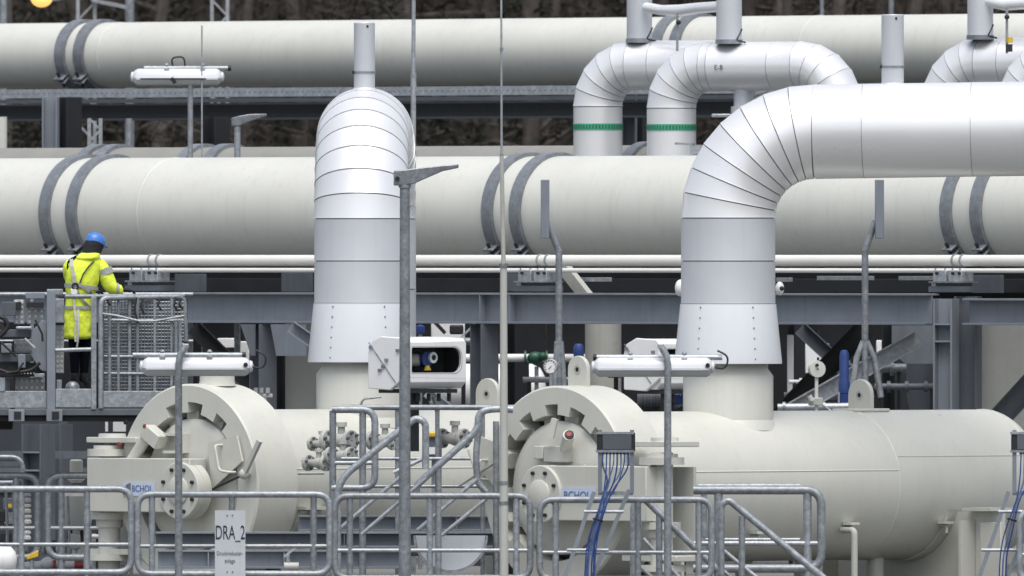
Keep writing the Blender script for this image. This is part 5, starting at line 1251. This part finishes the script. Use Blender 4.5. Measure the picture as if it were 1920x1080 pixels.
m = M().tube([pw(214.5, 543.5, .087), pw(220, 544, .10)], [.098, .092], 18, False); obj('sleeve_band', m, REFL, PER)
# helmet, hood under it, face towards the right
hc = pw(178, 456, .09); fd = V((.72, .66, -.30)).normalized()
hel = M(); n = 24
side = fd.cross(UP).normalized(); upv = side.cross(fd)
prof = [(0.0, 1.0), (.03, .995), (.065, .94), (.095, .80), (.118, .55), (.128, .28), (.131, .02)]
rg = []
for (h, s_) in prof: rg.append([hc + upv * (h + .005) + (fd * (math.cos(2 * math.pi * k / n) * .138) + side * (math.sin(2 * math.pi * k / n) * .122)) * s_ for k in range(n)])
helo = obj('helmet', hel.loft(rg), HELM, PER, 0, 60)
obj('brim', M().loft([[hc + upv * -.004 + fd * (.035 + math.cos(a) * .175) + side * (math.sin(a) * .118) for a in [2 * math.pi * k / n for k in range(n)]], [hc + upv * .012 + fd * (.015 + math.cos(a) * .150) + side * (math.sin(a) * .122) for a in [2 * math.pi * k / n for k in range(n)]]]), HELM, helo)
obj('crest', M().tube([hc + upv * (.05) - fd * .13, hc + upv * .11 - fd * .08, hc + upv * .134, hc + upv * .12 + fd * .07, hc + upv * .06 + fd * .13], .014, 8), HELM, helo)
obj('head_hood', M().loft([[hc + upv * z + fd * (o_ + math.cos(a) * rx) + side * (math.sin(a) * ry) for a in [2 * math.pi * k / n for k in range(n)]] for (z, o_, rx, ry) in ((.03, 0, .122, .11), (-.03, -.012, .132, .116), (-.09, -.02, .128, .112), (-.14, -.03, .115, .108), (-.19, -.035, .12, .118), (-.215, -.035, .10, .105))]), HAIR, PER, 0, 80)
obj('face', M().loft([[hc + upv * z + fd * (o_ + math.cos(a) * rx) + side * (math.sin(a) * ry) for a in [2 * math.pi * k / n for k in range(n)]] for (z, o_, rx, ry) in ((.0, .055, .07, .07), (-.05, .06, .072, .07), (-.10, .055, .068, .062), (-.14, .045, .05, .045))]), SKIN, PER, 0, 80)
obj('nose', M().sph(hc + upv * -.06 + fd * .135, .018, 8, 6), SKIN, PER)
for s_ in (-1, 1): obj('eye', M().sph(hc + upv * -.03 + fd * .122 + side * (s_ * .03), .010, 8, 6), INK, PER)
obj('chin_strap', M().tube([hc + upv * .0 + side * .11, hc - upv * .08 + side * .10 + fd * .02, hc - upv * .14 + fd * .05], .008, 6), BLACK, PER)
# gloved hands with five fingers curled over the rail
def hand(wr, dirn, palm_n, flip):
    d = dirn.normalized(); nrm = palm_n.normalized(); sd_ = d.cross(nrm).normalized()
    g_ = M(); g_.loft([[wr + d * t + sd_ * (math.cos(a) * rx) + nrm * (math.sin(a) * ry) for a in [2 * math.pi * k / 12 for k in range(12)]] for (t, rx, ry) in ((-.03, .036, .03), (.0, .034, .026), (.05, .046, .024), (.09, .044, .020), (.10, .036, .014))])
    ho = obj('glove', g_, GLOVE, PER, 0, 80)
    for i, (off, L) in enumerate(((-.033, .075), (-.011, .085), (.011, .08), (.033, .062))):
        p0 = wr + d * .085 + sd_ * off; p1 = p0 + d * (L * .45) + nrm * .004; p2 = p1 + (d * .45 + nrm * .9).normalized() * (L * .35); p3 = p2 + (nrm - d * .5).normalized() * (L * .28)
        obj('finger', M().tube([p0, p1, p2, p3], [.012, .0115, .0105, .008], 8), GLOVE, ho)
    t0 = wr + d * .02 + sd_ * (.036 * flip); t1 = t0 + sd_ * (.03 * flip) + d * .03 + nrm * .012; t2 = t1 + d * .03 + nrm * .02
    obj('thumb', M().tube([t0, t1, t2], [.014, .013, .009], 8), GLOVE, ho)
    return ho
hand(pw(233, 543, .13), V((1, .15, -.12)), V((.1, .1, -1)), 1)
hand(pw(174, 546, .44), V((1, .3, -.1)), V((.1, .1, -1)), -1)
for k, dy in ((('lan', 'ltoe'), 0), (('ran', 'rtoe'), 0)):
    a, b = pw(*J[k[0]][:3]), pw(*J[k[1]][:3]); b.z = ZF + .045
    obj('boot', M().loft([[V((a.x, a.y, a.z + .08)) + V((math.cos(t) * .058, math.sin(t) * .058, 0)) for t in [2 * math.pi * i / 14 for i in range(14)]], [V((a.x, a.y, ZF + .1)) + V((math.cos(t) * .06, math.sin(t) * .065, 0)) for t in [2 * math.pi * i / 14 for i in range(14)]], [(a * .5 + b * .5) * 1 + V((0, 0, ZF + .07 - (a.z + b.z) / 2)) + V((math.cos(t) * .10, math.sin(t) * .095, 0)) for t in [2 * math.pi * i / 14 for i in range(14)]], [(a * .45 + b * .55) + V((0, 0, ZF + .005 - (a * .45 + b * .55).z)) + V((math.cos(t) * .105, math.sin(t) * .10, 0)) for t in [2 * math.pi * i / 14 for i in range(14)]]]), BLACK, PER, 0, 70)

# ------------------------------------------------------------------ the wood behind
def tree_mesh(seed, kind):
    r = random.Random(seed); H = r.uniform(15, 19); tr = M()
    pts = [V((0, 0, -.1))]; 
    for i in range(1, 9): pts.append(V((r.uniform(-.12, .12) * i * .4, r.uniform(-.12, .12) * i * .4, H * i / 8)))
    rad = [.21 * (1 - .11 * i) for i in range(9)]; tr.tube(pts, rad, 9)
    limbs = []
    for i in range(26):
        f = r.uniform(.14, .97); p = pts[min(7, int(f * 8))].lerp(pts[min(8, int(f * 8) + 1)], f * 8 % 1); a = r.uniform(0, 6.283); L = r.uniform(1.2, 3.0) * (1.15 - f * .7)
        e = p + V((math.cos(a) * L, math.sin(a) * L, r.uniform(-.2, 1.1))); m_ = p.lerp(e, .5) + V((0, 0, r.uniform(-.1, .3)))
        tr.tube([p, m_, e], [.05, .032, .012], 5); limbs.append((p, m_, e))
    fo = M(); cnt = 3200 if kind == 0 else 2000
    for i in range(cnt):
        p, m_, e = limbs[r.randrange(len(limbs))]; t = r.uniform(.15, 1.08); c = (p.lerp(m_, t * 2) if t < .5 else m_.lerp(e, t * 2 - 1)) + V((r.gauss(0, .28), r.gauss(0, .28), r.gauss(0, .22)))
        a = V((r.uniform(-1, 1), r.uniform(-1, 1), r.uniform(-.6, .6))).normalized(); b = a.cross(V((r.uniform(-1, 1), r.uniform(-1, 1), r.uniform(-1, 1)))).normalized()
        s1, s2 = (r.uniform(.05, .13), r.uniform(.015, .04)) if kind == 0 else (r.uniform(.14, .45), r.uniform(.006, .018))
        fo.add([c - a * s1, c + b * s2, c + a * s1, c - b * s2], [(0, 1, 2, 3)])
    return tr, fo
protos = []
for k in range(5):
    tr, fo = tree_mesh(40 + k, 0 if k < 3 else 1); kind = 'dark evergreen' if k < 3 else 'bare brown'
    T = thing('forest_tree', 'dark evergreen tree of the wood behind the pipes' if k < 3 else 'bare brown tree of the wood behind the pipes', 'tree', (0, 0, 0), 'evergreen trees of the wood' if k < 3 else 'bare trees of the wood')
    obj('trunk', tr, BARK, T); obj('crown', fo, LEAF if k < 3 else LEAFB, T); protos.append(T)
used = set(); rt = random.Random(5); ti = 0
for row, (Yr, nrow) in enumerate(((112, 13), (118, 18), (125, 22), (133, 26))):
    for i in range(nrow):
        x = -13 + 26 * (i + rt.uniform(.15, .85)) / nrow; k = rt.randrange(5)
        o = protos[k] if k not in used else copy_tree(protos[k]); used.add(k)
        o.location = (x, Yr + rt.uniform(-2.5, 2.5), 0); o.rotation_euler.z = rt.uniform(0, 6.28); s_ = rt.uniform(.85, 1.15); o.scale = (s_, s_, s_)
# far thicket that closes the wood
hl = obj('hill', M().add([(-80, 172, 0), (80, 172, 0), (80, 190, 22), (-80, 190, 22)], [(0, 1, 2, 3)]), mat('dark_earth', (.05, .045, .041), 1, 0, .4, .4, spec=0)); hl['kind'] = 'structure'
r = random.Random(77); th = M()
for i in range(42000):
    c = V((r.uniform(-22, 22), r.uniform(140, 168), 15 * r.random() ** 1.1)); a = V((r.gauss(0, .35), r.uniform(-.3, .3), 1)).normalized(); b = a.cross(V((r.uniform(-.4, .4), 1, r.uniform(-.4, .4)))).normalized(); s1, s2 = r.uniform(.3, 1.4), r.uniform(.012, .045)
    th.add([c - a * s1, c + b * s2, c + a * s1, c - b * s2], [(0, 1, 2, 3)])
me = bpy.data.meshes.new('thicket'); me.from_pydata([tuple(v) for v in th.v], [], th.f); me.materials.append(LEAFB)
tk = bpy.data.objects.new('far_thicket', me); COL.objects.link(tk); tag(tk, 'dark brown thicket closing the wood far behind the pipes', 'thicket', None, 'stuff')
r = random.Random(78); us = M()
for i in range(9000):
    c = V((r.uniform(-16, 16), r.uniform(104, 138), 3.2 * r.random() ** 1.4)); a = V((r.uniform(-1, 1), r.uniform(-1, 1), r.uniform(-.3, 1))).normalized(); b = a.cross(V((r.uniform(-1, 1), r.uniform(-1, 1), r.uniform(-1, 1)))).normalized(); s1, s2 = r.uniform(.2, .6), r.uniform(.012, .04)
    us.add([c - a * s1, c + b * s2, c + a * s1, c - b * s2], [(0, 1, 2, 3)])
me = bpy.data.meshes.new('undergrowth'); me.from_pydata([tuple(v) for v in us.v], [], us.f); me.materials.append(LEAFB)
tk = bpy.data.objects.new('undergrowth', me); COL.objects.link(tk); tag(tk, 'brown undergrowth on the floor of the wood', 'undergrowth', None, 'stuff')

# ------------------------------------------------------------------ added dark backdrop that blackens the gaps under the rack; small equipment
T = thing('gap_backdrop', 'long added dark backdrop that blackens the gaps behind the pipe rack', 'backdrop', V((0, 52, 0)))
BACKDROP = mat('dark_backdrop', (.016, .017, .020), .7, 0, .3, 1.0, each=.2, spec=.2)
for i in range(22): obj('backdrop_panel', M().box(V((-11 + i * 1.0, 52, 1.75)), (.985, .12, 3.5)), BACKDROP, T)
obj('backdrop_top', M().box(V((-.5, 52.4, 3.56)), (22.4, 1.2, .12)), DARK, T)
T = thing('pump_set', 'dark pump set with pipes behind the pole of the right tube lamp', 'pump', W(1225, 1090, 8))
obj('motor', M().lathe(W(1195, 748, 8), XX, [(0, .01), (0, .11), (.05, .13), (.34, .13), (.4, .08), (.4, .01)], 24), STEEL, T)
for i in range(6): obj('cooling_fin', M().lathe(W(1203 + i * 6, 748, 8), XX, [(-.008, .12), (-.008, .148), (.008, .148), (.008, .12)], 24), STEEL, T)
obj('pipe', M().tube(fillet([W(1160, 764, 8), W(1270, 762, 8), W(1285, 735, 8)], .1), .05, 12), GALV, T)
obj('valve', M().box(W(1272, 748, 7.9), (.14, .12, .14)), BLUE, T, .02); obj('valve_cap', M().cyl(W(1280, 742, 7.8), W(1280, 728, 7.8), .035, 10), GALVL, T)
obj('base_frame', M().box(W(1220, 930, 8.1), (.9, .5, 2.1)), DARK, T)
T = thing('bolt_cluster', 'cluster of flange bolts at the foot of the gusset column', 'flange', W(492, 745, 13)); obj('flange_plate', M().box(W(494, 742, 13), (.24, .2, .05)), CREAM_G, T, .008)
for (dx, dy) in ((-14, -9), (-4, -9), (8, -9), (2, 6)): obj('bolt', M().cyl(W(494 + dx, 742 + dy + 4, 12.9), W(494 + dx, 742 + dy - 6, 12.9), .03, 8), GALVL, T)
for (px, py, sc_, lb, mt) in ((28, 1042, .8, 'small white flanged valve low at the left edge', WHITE), (178, 1046, .7, 'small flanged valve right of the control valve foot', CREAM_G), (215, 1062, .8, 'small flanged valve beside the low pipe rack', GALVL), (100, 1030, .6, 'small dark flanged valve between the rear rails', STEEL)):
    T = fitting(lb, px, py, 7.2, sc_, V((.9, -.4, 0)))
    for ch in T.children:
        if ch.name.startswith(('body', 'bonnet', 'cap')): ch.data.materials[0] = mt
for (px, y0, y1, r, mt, lb) in ((12, 905, 1080, .02, GALVL, 'thin upright tube nearest the left edge behind the rails'), (128, 930, 1080, .018, GALVL, 'thin upright tube left of the control valve'), (168, 985, 1085, .03, CREAM_G, 'cream upright tube right of the control valve'), (226, 990, 1085, .02, BLACK, 'black upright hose under the left hinge arm'), (238, 1000, 1085, .015, GALVL, 'thin upright tube under the left hinge arm')):
    tag(obj('upright_tube', M().tube([W(px, y1, 8), W(px + 2, (y0 + y1) / 2, 8), W(px - 1, y0, 8)], r, 8), mt), lb, 'tube')
# stands that carry the small equipment on the ground
for o in [o for o in bpy.data.objects if o.parent is None and o.type in ('EMPTY', 'MESH') and o.name.split('.')[0] in ('light_mast', 'pressure_gauge', 'pressure_transmitter', 'blue_actuator', 'blue_motor', 'green_valve', 'white_valve', 'white_cabinet', 'pipe_header', 'line_fitting', 'bolt_cluster', 'yellow_valve_handle')]:
    p = V(o.location)
    obj('stand', M().cyl(V((p.x, p.y + .02, .1)), p + V((0, .02, .02)), .045 if o.name.startswith('light') else .03, 10), GALV, o)
for o in [o for o in bpy.data.objects if o.name.startswith('equipment_casing')]:
    xs = [v.co for v in o.data.vertices]; cx = sum(v.x for v in xs) / len(xs); cy = sum(v.y for v in xs) / len(xs); zb_ = min(v.z for v in xs)
    obj('stand', M().box(V((cx, cy + .05, (zb_ + .1) / 2)), (.06, .1, zb_ - .1)), STEEL, o)

# process lines under the rack
for (x0, y0, x1, y1, Y, r, mt, lb) in ((1470, 742, 1600, 742, 19.5, .05, GALVL, 'grey process line below the black brace, right of the right riser'), (1480, 716, 1580, 716, 23, .03, WHITE, 'thin white process line behind the round transmitter'), (1560, 690, 1700, 690, 24, .06, GALV, 'grey process line passing behind the blue actuator'), (1640, 725, 1760, 725, 21, .045, STEEL, 'dark process line left of the double column'), (980, 712, 1100, 712, 21, .04, GALVL, 'grey process line behind the round pressure gauge'), (1140, 700, 1290, 700, 20, .06, STEEL, 'dark process line behind the right tube lamp'), (590, 640, 900, 640, 27, .05, GALV, 'grey process line behind the windowed actuator box'), (360, 690, 500, 690, 24, .05, STEEL, 'dark process line behind the left tube lamp')):
    T = thing('process_line', lb, 'pipe', W((x0 + x1) / 2, y0, Y)); a, b = W(x0, y0, Y), W(x1, y1, Y)
    obj('pipe', M().tube([a, b], r, 12), mt, T)
    for f in (.22, .5, .8): obj('flange', M().cyl(a.lerp(b, f) - XX * .025, a.lerp(b, f) + XX * .025, r * 1.7, 16), mt, T)
    for f in (.1, .9): p = a.lerp(b, f); obj('stand', M().cyl(V((p.x, p.y, .1)), p, .03, 8), DARK, T)
brace('dark diagonal brace crossing the black one right of the right riser', (1500, 615), (1640, 745), 21, .2, STEEL)
brace('black diagonal brace seen right of the aerial basket under the beam', (362, 612), (470, 720), 23, .22, DARK)
